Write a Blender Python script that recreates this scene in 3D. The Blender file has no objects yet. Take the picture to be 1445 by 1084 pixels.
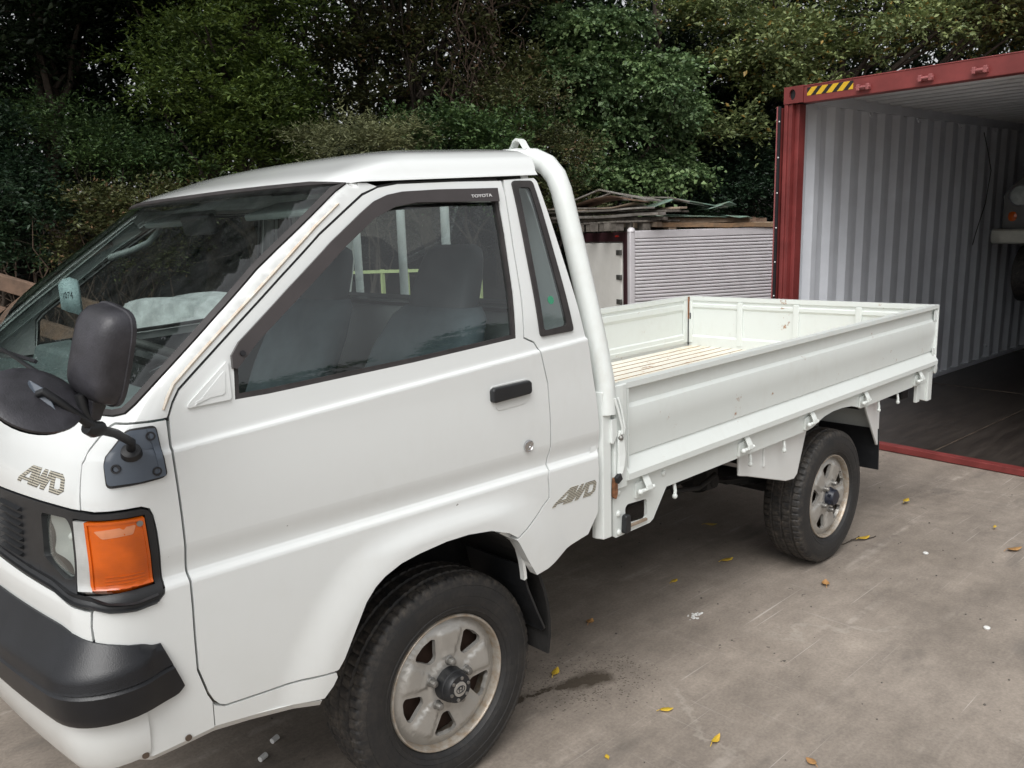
import bpy, bmesh, math, random
import numpy as np
from mathutils import Vector, Matrix
random.seed(7)
RNG = np.random.default_rng(11)
SC = bpy.context.scene
COL = SC.collection
R = math.radians
PI = math.pi

# ------------------------------------------------------------------ camera
cam_data = bpy.data.cameras.new('camera')
cam = bpy.data.objects.new('camera', cam_data)
COL.objects.link(cam)
cam.matrix_world = Matrix(((0.72234644, -0.03, -0.67513, -1.30582),
                           (-0.69090202, -0.04, -0.71381, -1.62500),
                           (-0.02949606, 1.0, 0.186226, 1.55063),
                           (0, 0, 0, 1)))
_f = Vector((0.6751296, 0.71380656, -0.18622626))
_r = Vector((0.72234644, -0.69090202, -0.02949606))
_u = _r.cross(_f)
cam.matrix_world = Matrix(((_r.x, _u.x, -_f.x, -1.30582), (_r.y, _u.y, -_f.y, -1.62500), (_r.z, _u.z, -_f.z, 1.55063), (0, 0, 0, 1)))
cam_data.sensor_width = 36.0
cam_data.lens = 1160.518 / 1445 * 36
cam_data.shift_x = -11.51 / 1445
cam_data.shift_y = 13.12 / 1445
cam_data.clip_start = 0.05
cam_data.clip_end = 400
SC.camera = cam

# ------------------------------------------------------------------ sky, sun, exposure
world = bpy.data.worlds.new('World')
SC.world = world
world.use_nodes = True
wn = world.node_tree.nodes
wl = world.node_tree.links
wn.clear()
w_out = wn.new('ShaderNodeOutputWorld')
w_bg = wn.new('ShaderNodeBackground')
w_sky = wn.new('ShaderNodeTexSky')
w_hs = wn.new('ShaderNodeHueSaturation')
w_sky.sky_type = 'NISHITA'
w_sky.sun_disc = False
SUN_EL, SUN_AZ = R(54), R(238)
w_sky.sun_elevation = SUN_EL
w_sky.sun_rotation = SUN_AZ
w_sky.dust_density = 4.0
w_sky.ozone_density = 1.0
w_hs.inputs['Saturation'].default_value = 0.10
w_bg.inputs['Strength'].default_value = 0.15
wl.new(w_sky.outputs[0], w_hs.inputs['Color'])
wl.new(w_hs.outputs[0], w_bg.inputs['Color'])
wl.new(w_bg.outputs[0], w_out.inputs[0])
sun_data = bpy.data.lights.new('sun', 'SUN')
sun_data.energy = 1.45
sun_data.angle = R(45)
sun_data.color = (1.0, 0.985, 0.96)
sun = bpy.data.objects.new('sun', sun_data)
COL.objects.link(sun)
_sd = Vector((math.sin(SUN_AZ) * math.cos(SUN_EL), math.cos(SUN_AZ) * math.cos(SUN_EL), math.sin(SUN_EL)))
sun.rotation_euler = (-_sd).to_track_quat('-Z', 'Y').to_euler()
SC.view_settings.view_transform = 'Standard'
SC.view_settings.look = 'None'
SC.view_settings.exposure = 0.16
SC.view_settings.gamma = 1.0
SC.view_settings.use_curve_mapping = False
SC.cycles.max_bounces = 8
SC.cycles.transparent_max_bounces = 16
SC.cycles.caustics_reflective = False
SC.cycles.caustics_refractive = False

# ------------------------------------------------------------------ materials
MATS = {}
def new_mat(name):
    m = bpy.data.materials.new(name)
    m.use_nodes = True
    nt = m.node_tree
    b = nt.nodes['Principled BSDF']
    MATS[name] = m
    return m, nt, b
def N(nt, t, **kw):
    n = nt.nodes.new(t)
    for k, v in kw.items():
        setattr(n, k, v)
    return n
def rgb(c):
    return (c[0], c[1], c[2], 1.0)
def noise(nt, scale, detail=4.0, rough=0.55, vec=None, dist=0.0):
    n = N(nt, 'ShaderNodeTexNoise')
    n.inputs['Scale'].default_value = scale
    n.inputs['Detail'].default_value = detail
    n.inputs['Roughness'].default_value = rough
    n.inputs['Distortion'].default_value = dist
    if vec is not None:
        nt.links.new(vec, n.inputs['Vector'])
    return n
def ramp(nt, fac, p0, p1, c0=(0, 0, 0), c1=(1, 1, 1)):
    r = N(nt, 'ShaderNodeValToRGB')
    r.color_ramp.elements[0].position = p0
    r.color_ramp.elements[1].position = p1
    r.color_ramp.elements[0].color = rgb(c0)
    r.color_ramp.elements[1].color = rgb(c1)
    nt.links.new(fac, r.inputs['Fac'])
    return r
def mix(nt, fac, a, b, blend='MIX'):
    m = N(nt, 'ShaderNodeMix', data_type='RGBA', blend_type=blend)
    for sock, v in ((m.inputs[0], fac), (m.inputs[6], a), (m.inputs[7], b)):
        if hasattr(v, 'is_linked'):
            nt.links.new(v, sock)
        elif isinstance(v, (int, float)):
            sock.default_value = v
        else:
            sock.default_value = rgb(v)
    return m.outputs[2]
def math_n(nt, op, a, b=None, c=None):
    m = N(nt, 'ShaderNodeMath', operation=op)
    for i, v in enumerate((a, b, c)):
        if v is None:
            continue
        if hasattr(v, 'is_linked'):
            nt.links.new(v, m.inputs[i])
        else:
            m.inputs[i].default_value = v
    return m.outputs[0]
def geo_pos(nt):
    return N(nt, 'ShaderNodeNewGeometry').outputs['Position']
def mapped(nt, vec, scale=(1, 1, 1), rot=(0, 0, 0), loc=(0, 0, 0)):
    m = N(nt, 'ShaderNodeMapping')
    m.inputs['Scale'].default_value = scale
    m.inputs['Rotation'].default_value = rot
    m.inputs['Location'].default_value = loc
    nt.links.new(vec, m.inputs['Vector'])
    return m.outputs[0]
def bump(nt, b, height, strength=0.2, dist=0.005):
    bp = N(nt, 'ShaderNodeBump')
    bp.inputs['Strength'].default_value = strength
    bp.inputs['Distance'].default_value = dist
    nt.links.new(height, bp.inputs['Height'])
    nt.links.new(bp.outputs[0], b.inputs['Normal'])
def simple(name, col, rough=0.5, metal=0.0, var=0.12, scale=9.0, coat=0.0, bumpy=0.0, bscale=120.0, col2=None, spec=0.5):
    m, nt, b = new_mat(name)
    p = geo_pos(nt)
    n = noise(nt, scale, 5.0, 0.6, p)
    c2 = col2 if col2 else tuple(max(0, c * (1 - 2 * var)) for c in col)
    r = ramp(nt, n.outputs['Fac'], 0.35, 0.68, c2, col)
    nt.links.new(r.outputs[0], b.inputs['Base Color'])
    b.inputs['Roughness'].default_value = rough
    b.inputs['Metallic'].default_value = metal
    b.inputs['Coat Weight'].default_value = coat
    b.inputs['Coat Roughness'].default_value = 0.05
    b.inputs['Specular IOR Level'].default_value = spec
    if bumpy:
        n2 = noise(nt, bscale, 3.0, 0.6, p)
        bump(nt, b, n2.outputs['Fac'], bumpy, 0.004)
    return m
def paint(name, col, dirt=(0.42, 0.38, 0.30), rust=0.0, rough=0.32, dirt_amt=0.35, coat=1.0, low=True):
    m, nt, b = new_mat(name)
    p = geo_pos(nt)
    n1 = noise(nt, 2.3, 6.0, 0.65, p)
    n2 = noise(nt, 30.0, 4.0, 0.6, mapped(nt, p, (1, 1, 0.6)))
    f = math_n(nt, 'MULTIPLY', ramp(nt, n1.outputs['Fac'], 0.42, 0.75).outputs[0], ramp(nt, n2.outputs['Fac'], 0.40, 0.72).outputs[0])
    f = math_n(nt, 'MULTIPLY', f, dirt_amt)
    c = mix(nt, f, col, dirt)
    if low:   # road film on the lowest part of the body
        sp = N(nt, 'ShaderNodeSeparateXYZ'); nt.links.new(p, sp.inputs[0])
        g = N(nt, 'ShaderNodeMapRange'); nt.links.new(sp.outputs[2], g.inputs[0])
        g.inputs[1].default_value = 0.45; g.inputs[2].default_value = 0.85
        g.inputs[3].default_value = 0.30; g.inputs[4].default_value = 0.0
        n3 = noise(nt, 7.0, 5.0, 0.7, p)
        c = mix(nt, math_n(nt, 'MULTIPLY', g.outputs[0], n3.outputs['Fac']), c, (0.40, 0.36, 0.29))
    if rust > 0:
        n4 = noise(nt, 6.0, 8.0, 0.72, p)
        n5 = noise(nt, 33.0, 3.0, 0.6, p)
        rr = math_n(nt, 'MULTIPLY', ramp(nt, n4.outputs['Fac'], 0.66 - rust * 0.12, 0.70 - rust * 0.10).outputs[0], ramp(nt, n5.outputs['Fac'], 0.48, 0.6).outputs[0])
        c = mix(nt, rr, c, mix(nt, n5.outputs['Fac'], (0.16, 0.055, 0.02), (0.42, 0.20, 0.07)))
    n8 = noise(nt, 42.0, 2.0, 0.5, p)
    c = mix(nt, math_n(nt, 'MULTIPLY', ramp(nt, n8.outputs['Fac'], 0.80, 0.81).outputs[0], 0.7), c, (0.10, 0.085, 0.07))
    nt.links.new(c, b.inputs['Base Color'])
    rg = N(nt, 'ShaderNodeMapRange'); nt.links.new(n1.outputs['Fac'], rg.inputs[0])
    rg.inputs[3].default_value = rough - 0.06; rg.inputs[4].default_value = rough + 0.14
    nt.links.new(rg.outputs[0], b.inputs['Roughness'])
    b.inputs['Coat Weight'].default_value = coat
    b.inputs['Coat Roughness'].default_value = 0.04
    n6 = noise(nt, 5.0, 2.0, 0.5, p)
    bump(nt, b, n6.outputs['Fac'], 0.015, 0.01)
    return m
def glass(name, tint, refl=1.0, dust=0.06):
    m, nt, b = new_mat(name)
    nt.nodes.remove(b)
    out = nt.nodes['Material Output']
    tr = N(nt, 'ShaderNodeBsdfTransparent'); tr.inputs[0].default_value = rgb(tint)
    gl = N(nt, 'ShaderNodeBsdfGlossy'); gl.inputs['Roughness'].default_value = 0.015
    gl.inputs[0].default_value = (0.95, 0.97, 0.97, 1)
    df = N(nt, 'ShaderNodeBsdfDiffuse'); df.inputs[0].default_value = (0.55, 0.58, 0.58, 1)
    fr = N(nt, 'ShaderNodeFresnel')
    gb_ = N(nt, 'ShaderNodeNewGeometry')
    nt.links.new(math_n(nt, 'SUBTRACT', 1.52, math_n(nt, 'MULTIPLY', gb_.outputs['Backfacing'], 1.52 - 1 / 1.52)), fr.inputs['IOR'])
    f = math_n(nt, 'MULTIPLY', fr.outputs[0], 1.7 * refl)
    f = math_n(nt, 'MINIMUM', f, 1.0)
    p = geo_pos(nt)
    n = noise(nt, 14.0, 6.0, 0.7, p)
    d = math_n(nt, 'MULTIPLY', ramp(nt, n.outputs['Fac'], 0.3, 0.75).outputs[0], dust)
    m1 = N(nt, 'ShaderNodeMixShader'); m2 = N(nt, 'ShaderNodeMixShader')
    nt.links.new(d, m1.inputs[0]); nt.links.new(tr.outputs[0], m1.inputs[1]); nt.links.new(df.outputs[0], m1.inputs[2])
    nt.links.new(f, m2.inputs[0]); nt.links.new(m1.outputs[0], m2.inputs[1]); nt.links.new(gl.outputs[0], m2.inputs[2])
    nt.links.new(m2.outputs[0], out.inputs[0])
    return m

WHITE = paint('white_paint', (0.745, 0.768, 0.760), rust=0.0, dirt_amt=0.10)
BEDW = paint('bed_paint', (0.70, 0.738, 0.715), rust=0.33, rough=0.40, dirt_amt=0.22, coat=0.2)
FLOORW = paint('bed_floor_paint', (0.76, 0.745, 0.66), dirt=(0.50, 0.30, 0.10), rust=0.75, rough=0.55, dirt_amt=0.7, coat=0.0, low=False)
FLOORR = simple('floor_rust', (0.42, 0.26, 0.12), 0.85, scale=20, col2=(0.22, 0.11, 0.045))
GUARD = paint('guard_paint', (0.73, 0.765, 0.745), rust=0.12, rough=0.35, dirt_amt=0.4, coat=0.2)
RUST = simple('rust', (0.30, 0.13, 0.06), 0.85, var=0.3, scale=60, bumpy=0.3)
SEALER = simple('rusty_sealer', (0.66, 0.64, 0.58), 0.7, scale=30, col2=(0.56, 0.45, 0.34), bumpy=0.4)
BLACKP = simple('black_plastic', (0.017, 0.018, 0.020), 0.42, var=0.15, scale=30, bumpy=0.12, bscale=500)
BUMPER = simple('bumper_plastic', (0.012, 0.013, 0.016), 0.34, var=0.2, scale=12, bumpy=0.15, bscale=420)
FADED = simple('faded_plastic', (0.052, 0.051, 0.060), 0.42, var=0.30, scale=14, bumpy=0.2, bscale=300)
GREYP = simple('blue_grey_plastic', (0.085, 0.105, 0.135), 0.35, var=0.08, scale=8)
RUBBER = simple('rubber_seal', (0.018, 0.017, 0.018), 0.55, var=0.15, scale=20)
SEALG = simple('brown_rubber', (0.040, 0.035, 0.035), 0.6, var=0.2, scale=25)
UNDER = simple('underbody', (0.016, 0.015, 0.014), 0.8, var=0.3, scale=14, bumpy=0.4, bscale=60)
def tyre_mat():
    m, nt, b = new_mat('tyre_rubber')
    tc = N(nt, 'ShaderNodeTexCoord')
    sp = N(nt, 'ShaderNodeSeparateXYZ'); nt.links.new(tc.outputs['Object'], sp.inputs[0])
    r = math_n(nt, 'SQRT', math_n(nt, 'ADD', math_n(nt, 'MULTIPLY', sp.outputs[0], sp.outputs[0]), math_n(nt, 'MULTIPLY', sp.outputs[2], sp.outputs[2])))
    n = noise(nt, 22.0, 6.0, 0.68, tc.outputs['Object'])
    n2 = noise(nt, 85.0, 4.0, 0.65, tc.outputs['Object'])
    sh = ramp(nt, r, 0.280, 0.300).outputs[0]
    f = math_n(nt, 'MULTIPLY', math_n(nt, 'ADD', math_n(nt, 'MULTIPLY', sh, 0.65), 0.16), ramp(nt, n.outputs['Fac'], 0.36, 0.66).outputs[0])
    f = math_n(nt, 'MULTIPLY', f, ramp(nt, n2.outputs['Fac'], 0.32, 0.62).outputs[0])
    c = mix(nt, f, (0.0135, 0.0135, 0.014), (0.115, 0.098, 0.080))
    nt.links.new(c, b.inputs['Base Color'])
    b.inputs['Roughness'].default_value = 0.6
    bump(nt, b, n2.outputs['Fac'], 0.25, 0.003)
    return m
TYRE = tyre_mat()
STEEL = simple('rim_steel', (0.47, 0.455, 0.425), 0.34, metal=0.5, scale=9, col2=(0.40, 0.385, 0.355))
RIMLIP = simple('rim_lip', (0.46, 0.435, 0.39), 0.42, metal=0.4, scale=40, col2=(0.33, 0.26, 0.19))
BRAKE = simple('brake_drum', (0.07, 0.038, 0.025), 0.85, scale=30)
CHROME = simple('chrome', (0.62, 0.62, 0.63), 0.22, metal=1.0, var=0.05)
DULLM = simple('dull_metal', (0.36, 0.35, 0.33), 0.45, metal=0.8, var=0.2, scale=40)
NAVY = simple('hub_navy', (0.018, 0.022, 0.038), 0.4, var=0.2, scale=40)
GLASS = glass('window_glass', (0.82, 0.89, 0.89), 1.15, 0.022)
WGLASS = glass('windscreen_glass', (0.83, 0.90, 0.88), 0.75, 0.035)
SMOKE = simple('smoked_visor', (0.060, 0.052, 0.052), 0.3, var=0.12, scale=6)
FABRIC = simple('seat_fabric', (0.095, 0.118, 0.130), 0.9, scale=8, var=0.15, bumpy=0.3, bscale=300)
VINYL = simple('seat_vinyl', (0.055, 0.060, 0.066), 0.55, var=0.12, scale=8)
DASH = simple('dash_plastic', (0.13, 0.165, 0.165), 0.6, var=0.15, scale=10)
TRIMG = simple('trim_plastic', (0.30, 0.34, 0.33), 0.6, var=0.15, scale=10)
DARKIN = simple('dark_interior', (0.03, 0.034, 0.036), 0.7, var=0.2)
CLOTH = simple('white_cloth', (0.48, 0.50, 0.49), 0.9, var=0.2, scale=12)
CARD = simple('number_card', (0.60, 0.78, 0.80), 0.6, var=0.04, scale=30)
INK = simple('ink', (0.03, 0.035, 0.05), 0.7, var=0.1)
PRINTW = simple('white_print', (0.8, 0.8, 0.8), 0.6, var=0.02)
RED = simple('red_paint', (0.24, 0.045, 0.042), 0.5, scale=6, col2=(0.16, 0.028, 0.026), bumpy=0.08, bscale=40)
RED2 = simple('lug_red', (0.36, 0.11, 0.11), 0.5, var=0.15, scale=20)
CWALL = simple('container_grey', (0.74, 0.77, 0.82), 0.5, scale=3.5, col2=(0.66, 0.685, 0.73), bumpy=0.05, bscale=30)
CROOF = simple('container_roof', (0.78, 0.80, 0.82), 0.55, var=0.1, scale=3)
BLACKS = simple('black_strip', (0.012, 0.012, 0.015), 0.5, var=0.1)
ALU = simple('aluminium_panel', (0.64, 0.62, 0.64), 0.5, metal=0.1, var=0.06, scale=4)
VANW = simple('van_white', (0.76, 0.75, 0.71), 0.55, scale=3, col2=(0.67, 0.66, 0.62))
MAROON = simple('maroon_frame', (0.045, 0.016, 0.020), 0.45, var=0.2, scale=6)
PAVED = simple('grey_hinge', (0.12, 0.12, 0.11), 0.5, metal=0.5)
OLDWOOD = simple('weathered_wood', (0.20, 0.18, 0.155), 0.85, scale=16, col2=(0.085, 0.075, 0.065), bumpy=0.5, bscale=70)
TIMBER = simple('brown_timber', (0.33, 0.20, 0.11), 0.8, scale=14, col2=(0.20, 0.14, 0.09), bumpy=0.4, bscale=80)
PALETIMBER = simple('pale_timber', (0.36, 0.29, 0.22), 0.8, scale=14, col2=(0.24, 0.18, 0.13), bumpy=0.4, bscale=80)
LUMBER = simple('lumber_brown', (0.20, 0.125, 0.085), 0.85, scale=12, col2=(0.10, 0.065, 0.045), bumpy=0.4, bscale=60)
GREENS = simple('green_sheet', (0.20, 0.33, 0.27), 0.5, scale=7, col2=(0.13, 0.15, 0.11))
GREYSH = simple('grey_sheet', (0.30, 0.29, 0.27), 0.6, scale=9, col2=(0.16, 0.14, 0.12))
YGREEN = simple('yellow_green_paint', (0.46, 0.52, 0.24), 0.5, var=0.1)
BARK = simple('bark', (0.075, 0.058, 0.044), 0.9, scale=22, var=0.3, bumpy=0.5, bscale=60)
VINE = simple('vine_stem', (0.17, 0.12, 0.09), 0.9, scale=25, var=0.25)
CARS = simple('silver_car_paint', (0.22, 0.22, 0.21), 0.3, metal=0.3, var=0.05, coat=0.6)
CARB = simple('cream_bumper', (0.60, 0.60, 0.52), 0.4, var=0.1, coat=0.3)
PAPER = simple('white_paper', (0.7, 0.7, 0.68), 0.8, var=0.06)
LEAFY = simple('yellow_leaf', (0.72, 0.52, 0.05), 0.5, scale=40, col2=(0.58, 0.36, 0.04))
LEAFO = simple('tan_leaf', (0.50, 0.28, 0.10), 0.6, scale=40, col2=(0.33, 0.17, 0.07))

def lens_mat(name, col, rough=0.08, trans=0.0, spec=0.5):
    m, nt, b = new_mat(name)
    p = geo_pos(nt)
    v = N(nt, 'ShaderNodeTexWave', wave_type='BANDS', bands_direction='Z')
    v.inputs['Scale'].default_value = 60; v.inputs['Distortion'].default_value = 0.5
    nt.links.new(p, v.inputs['Vector'])
    n = noise(nt, 13, 3, 0.5, p)
    r = ramp(nt, n.outputs['Fac'], 0.36, 0.64, tuple(c * 0.66 for c in col), col)
    nt.links.new(r.outputs[0], b.inputs['Base Color'])
    b.inputs['Roughness'].default_value = rough
    b.inputs['Coat Weight'].default_value = 0.4
    b.inputs['Coat Roughness'].default_value = 0.04
    bump(nt, b, v.outputs['Fac'], 0.06, 0.003)
    return m
ORANGE = lens_mat('orange_lens', (0.66, 0.115, 0.004))
CLEAR = lens_mat('clear_lens', (0.52, 0.53, 0.52))
LAMP = lens_mat('lamp_glass', (0.52, 0.57, 0.54), rough=0.05)
LENSG = glass('lamp_lens_glass', (0.90, 0.94, 0.91), 1.1, 0.06)
REFLECT = simple('reflector', (0.82, 0.84, 0.83), 0.3, metal=0.35, var=0.03)
REDL = lens_mat('red_lens', (0.42, 0.03, 0.02))

def emblem_mat():
    m, nt, b = new_mat('emblem_print')
    p = geo_pos(nt)
    sp = N(nt, 'ShaderNodeSeparateXYZ'); nt.links.new(p, sp.inputs[0])
    s = math_n(nt, 'FRACT', math_n(nt, 'MULTIPLY', sp.outputs[2], 205.0))
    g = math_n(nt, 'GREATER_THAN', s, 0.45)
    n = noise(nt, 160, 3, 0.6, p)
    c = mix(nt, g, (0.50, 0.47, 0.38), (0.10, 0.095, 0.085))
    c = mix(nt, ramp(nt, n.outputs['Fac'], 0.64, 0.68).outputs[0], c, (0.58, 0.56, 0.48))
    nt.links.new(c, b.inputs['Base Color'])
    b.inputs['Roughness'].default_value = 0.45
    return m
EMBLEM = emblem_mat()

def hazard_mat():
    m, nt, b = new_mat('hazard_stripes')
    tc = N(nt, 'ShaderNodeTexCoord')
    sp = N(nt, 'ShaderNodeSeparateXYZ'); nt.links.new(tc.outputs['Object'], sp.inputs[0])
    t = math_n(nt, 'ADD', math_n(nt, 'MULTIPLY', sp.outputs[1], 12.2), math_n(nt, 'MULTIPLY', sp.outputs[2], 11.0))
    s = math_n(nt, 'GREATER_THAN', math_n(nt, 'FRACT', math_n(nt, 'ADD', t, 50.12)), 0.45)
    c = mix(nt, s, (0.012, 0.012, 0.012), (0.68, 0.42, 0.02))
    nt.links.new(c, b.inputs['Base Color'])
    b.inputs['Roughness'].default_value = 0.4
    return m
HAZARD = hazard_mat()

def wood_floor_mat():
    m, nt, b = new_mat('container_plywood')
    p = geo_pos(nt)
    n = noise(nt, 5, 7, 0.7, mapped(nt, p, (0.35, 3, 1)))
    n2 = noise(nt, 24, 5, 0.7, mapped(nt, p, (0.2, 4, 1)))
    c = ramp(nt, n.outputs['Fac'], 0.35, 0.75, (0.018, 0.014, 0.012), (0.055, 0.045, 0.038)).outputs[0]
    c = mix(nt, ramp(nt, n2.outputs['Fac'], 0.66, 0.75).outputs[0], c, (0.16, 0.13, 0.11))
    nt.links.new(c, b.inputs['Base Color'])
    b.inputs['Roughness'].default_value = 0.45
    bump(nt, b, n2.outputs['Fac'], 0.15, 0.004)
    return m
PLY = wood_floor_mat()

def ground_mat():
    m, nt, b = new_mat('concrete')
    p = geo_pos(nt)
    sp = N(nt, 'ShaderNodeSeparateXYZ'); nt.links.new(p, sp.inputs[0])
    n1 = noise(nt, 0.9, 7, 0.62, p)
    n2 = noise(nt, 9.0, 8, 0.72, p)
    n3 = noise(nt, 90.0, 4, 0.7, p)
    c = ramp(nt, n1.outputs['Fac'], 0.30, 0.70, (0.238, 0.204, 0.172), (0.356, 0.309, 0.266)).outputs[0]
    c = mix(nt, 0.75, c, ramp(nt, n2.outputs['Fac'], 0.28, 0.74, (0.68, 0.675, 0.67), (1.16, 1.155, 1.14)).outputs[0], 'MULTIPLY')
    c = mix(nt, 0.55, c, ramp(nt, n3.outputs['Fac'], 0.30, 0.66, (0.66, 0.65, 0.64), (1.20, 1.20, 1.20)).outputs[0], 'MULTIPLY')
    # long pale scrape marks along the driving direction
    st = noise(nt, 1.0, 3, 0.6, mapped(nt, p, (0.55, 9.0, 1), (0, 0, R(2))))
    f1 = ramp(nt, st.outputs['Fac'], 0.60, 0.72).outputs[0]
    f1 = math_n(nt, 'MULTIPLY', f1, ramp(nt, n2.outputs['Fac'], 0.42, 0.62).outputs[0])
    c = mix(nt, math_n(nt, 'MULTIPLY', f1, 0.8), c, (0.46, 0.41, 0.36))
    st2 = noise(nt, 1.0, 2, 0.5, mapped(nt, p, (0.9, 60.0, 1), (0, 0, R(-7))))
    f2 = math_n(nt, 'MULTIPLY', ramp(nt, st2.outputs['Fac'], 0.665, 0.70).outputs[0], ramp(nt, n1.outputs['Fac'], 0.45, 0.6).outputs[0])
    c = mix(nt, math_n(nt, 'MULTIPLY', f2, 0.75), c, (0.52, 0.475, 0.43))
    st3 = noise(nt, 1.0, 2, 0.5, mapped(nt, p, (55.0, 1.1, 1), (0, 0, R(24))))
    f3 = math_n(nt, 'MULTIPLY', ramp(nt, st3.outputs['Fac'], 0.685, 0.715).outputs[0], ramp(nt, n1.outputs['Fac'], 0.40, 0.6).outputs[0])
    c = mix(nt, math_n(nt, 'MULTIPLY', f3, 0.28), c, (0.48, 0.44, 0.40))
    # dark tyre rub and old stains
    d1 = noise(nt, 2.1, 4, 0.6, mapped(nt, p, (0.8, 2.2, 1), loc=(3.7, 1.9, 0)))
    c = mix(nt, math_n(nt, 'MULTIPLY', ramp(nt, d1.outputs['Fac'], 0.60, 0.74).outputs[0], 0.45), c, (0.085, 0.078, 0.07))
    sw = noise(nt, 1.0, 5, 0.65, mapped(nt, p, (1.1, 4.2, 1), (0, 0, R(-4)), (2.0, 5.0, 0)))
    c = mix(nt, 0.8, c, ramp(nt, sw.outputs['Fac'], 0.30, 0.70, (0.66, 0.655, 0.65), (1.14, 1.135, 1.125)).outputs[0], 'MULTIPLY')
    d2 = noise(nt, 17.0, 4, 0.62, p)
    d2m = noise(nt, 1.6, 3, 0.6, mapped(nt, p, loc=(9, 4, 0)))
    spk = math_n(nt, 'MULTIPLY', ramp(nt, d2.outputs['Fac'], 0.675, 0.70).outputs[0], ramp(nt, d2m.outputs['Fac'], 0.50, 0.62).outputs[0])
    c = mix(nt, math_n(nt, 'MULTIPLY', spk, 0.8), c, (0.03, 0.026, 0.022))
    # hairline cracks
    vo = N(nt, 'ShaderNodeTexVoronoi', feature='DISTANCE_TO_EDGE')
    vo.inputs['Scale'].default_value = 0.75
    wv = noise(nt, 3.0, 5, 0.7, p)
    wm = N(nt, 'ShaderNodeVectorMath', operation='MULTIPLY_ADD')
    nt.links.new(wv.outputs['Color'], wm.inputs[0]); wm.inputs[1].default_value = (0.5, 0.5, 0); nt.links.new(p, wm.inputs[2])
    nt.links.new(wm.outputs[0], vo.inputs['Vector'])
    cr = ramp(nt, vo.outputs['Distance'], 0.002, 0.006, (1, 1, 1), (0, 0, 0)).outputs[0]
    cr = math_n(nt, 'MULTIPLY', cr, ramp(nt, n1.outputs['Fac'], 0.5, 0.6).outputs[0])
    c = mix(nt, math_n(nt, 'MULTIPLY', cr, 0.45), c, (0.42, 0.38, 0.33))
    # spilled liquid beside the front wheel: trickle, pool and spatter
    wob = noise(nt, 13.0, 6, 0.68, p)
    def seg(x0, y0, x1, y1):
        px = math_n(nt, 'SUBTRACT', sp.outputs[0], x0); py = math_n(nt, 'SUBTRACT', sp.outputs[1], y0)
        dx, dy = x1 - x0, y1 - y0
        L2 = dx * dx + dy * dy
        t = math_n(nt, 'DIVIDE', math_n(nt, 'ADD', math_n(nt, 'MULTIPLY', px, dx), math_n(nt, 'MULTIPLY', py, dy)), L2)
        t = math_n(nt, 'MINIMUM', math_n(nt, 'MAXIMUM', t, 0.0), 1.0)
        qx = math_n(nt, 'SUBTRACT', px, math_n(nt, 'MULTIPLY', t, dx)); qy = math_n(nt, 'SUBTRACT', py, math_n(nt, 'MULTIPLY', t, dy))
        d = math_n(nt, 'SQRT', math_n(nt, 'ADD', math_n(nt, 'MULTIPLY', qx, qx), math_n(nt, 'MULTIPLY', qy, qy)))
        return math_n(nt, 'ADD', d, math_n(nt, 'MULTIPLY', math_n(nt, 'SUBTRACT', wob.outputs['Fac'], 0.5), 0.12))
    a1 = ramp(nt, seg(0.36, 0.285, 0.66, 0.19), 0.006, 0.014, (1, 1, 1), (0, 0, 0)).outputs[0]
    a2 = ramp(nt, seg(0.64, 0.20, 0.735, 0.145), 0.024, 0.058, (1, 1, 1), (0, 0, 0)).outputs[0]
    wet = math_n(nt, 'MAXIMUM', a1, a2)
    v7 = N(nt, 'ShaderNodeTexVoronoi'); v7.inputs['Scale'].default_value = 130.0; nt.links.new(p, v7.inputs['Vector'])
    s7 = N(nt, 'ShaderNodeSeparateColor'); nt.links.new(v7.outputs['Color'], s7.inputs[0])
    halo = ramp(nt, seg(0.60, 0.22, 0.76, 0.15), 0.05, 0.22, (1, 1, 1), (0, 0, 0)).outputs[0]
    spat = math_n(nt, 'MULTIPLY', math_n(nt, 'LESS_THAN', v7.outputs['Distance'], math_n(nt, 'MULTIPLY', s7.outputs[1], 0.55)), math_n(nt, 'LESS_THAN', s7.outputs[0], math_n(nt, 'MULTIPLY', halo, 0.85)))
    wet2 = math_n(nt, 'MAXIMUM', wet, math_n(nt, 'MULTIPLY', spat, 0.9))
    c = mix(nt, math_n(nt, 'MULTIPLY', wet2, 0.80), c, (0.050, 0.040, 0.029))
    # old rubber smudge out on the yard
    sm = ramp(nt, seg(1.95, -0.93, 2.25, -1.0), 0.03, 0.13, (1, 1, 1), (0, 0, 0)).outputs[0]
    c = mix(nt, math_n(nt, 'MULTIPLY', math_n(nt, 'MULTIPLY', sm, n2.outputs['Fac']), 0.9), c, (0.06, 0.06, 0.065))
    nt.links.new(c, b.inputs['Base Color'])
    rg = N(nt, 'ShaderNodeMapRange'); nt.links.new(wet, rg.inputs[0])
    rg.inputs[3].default_value = 0.72; rg.inputs[4].default_value = 0.18
    nt.links.new(rg.outputs[0], b.inputs['Roughness'])
    h = math_n(nt, 'ADD', n3.outputs['Fac'], math_n(nt, 'MULTIPLY', n2.outputs['Fac'], 1.5))
    bump(nt, b, h, 0.25, 0.004)
    return m
CONC = ground_mat()

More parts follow.
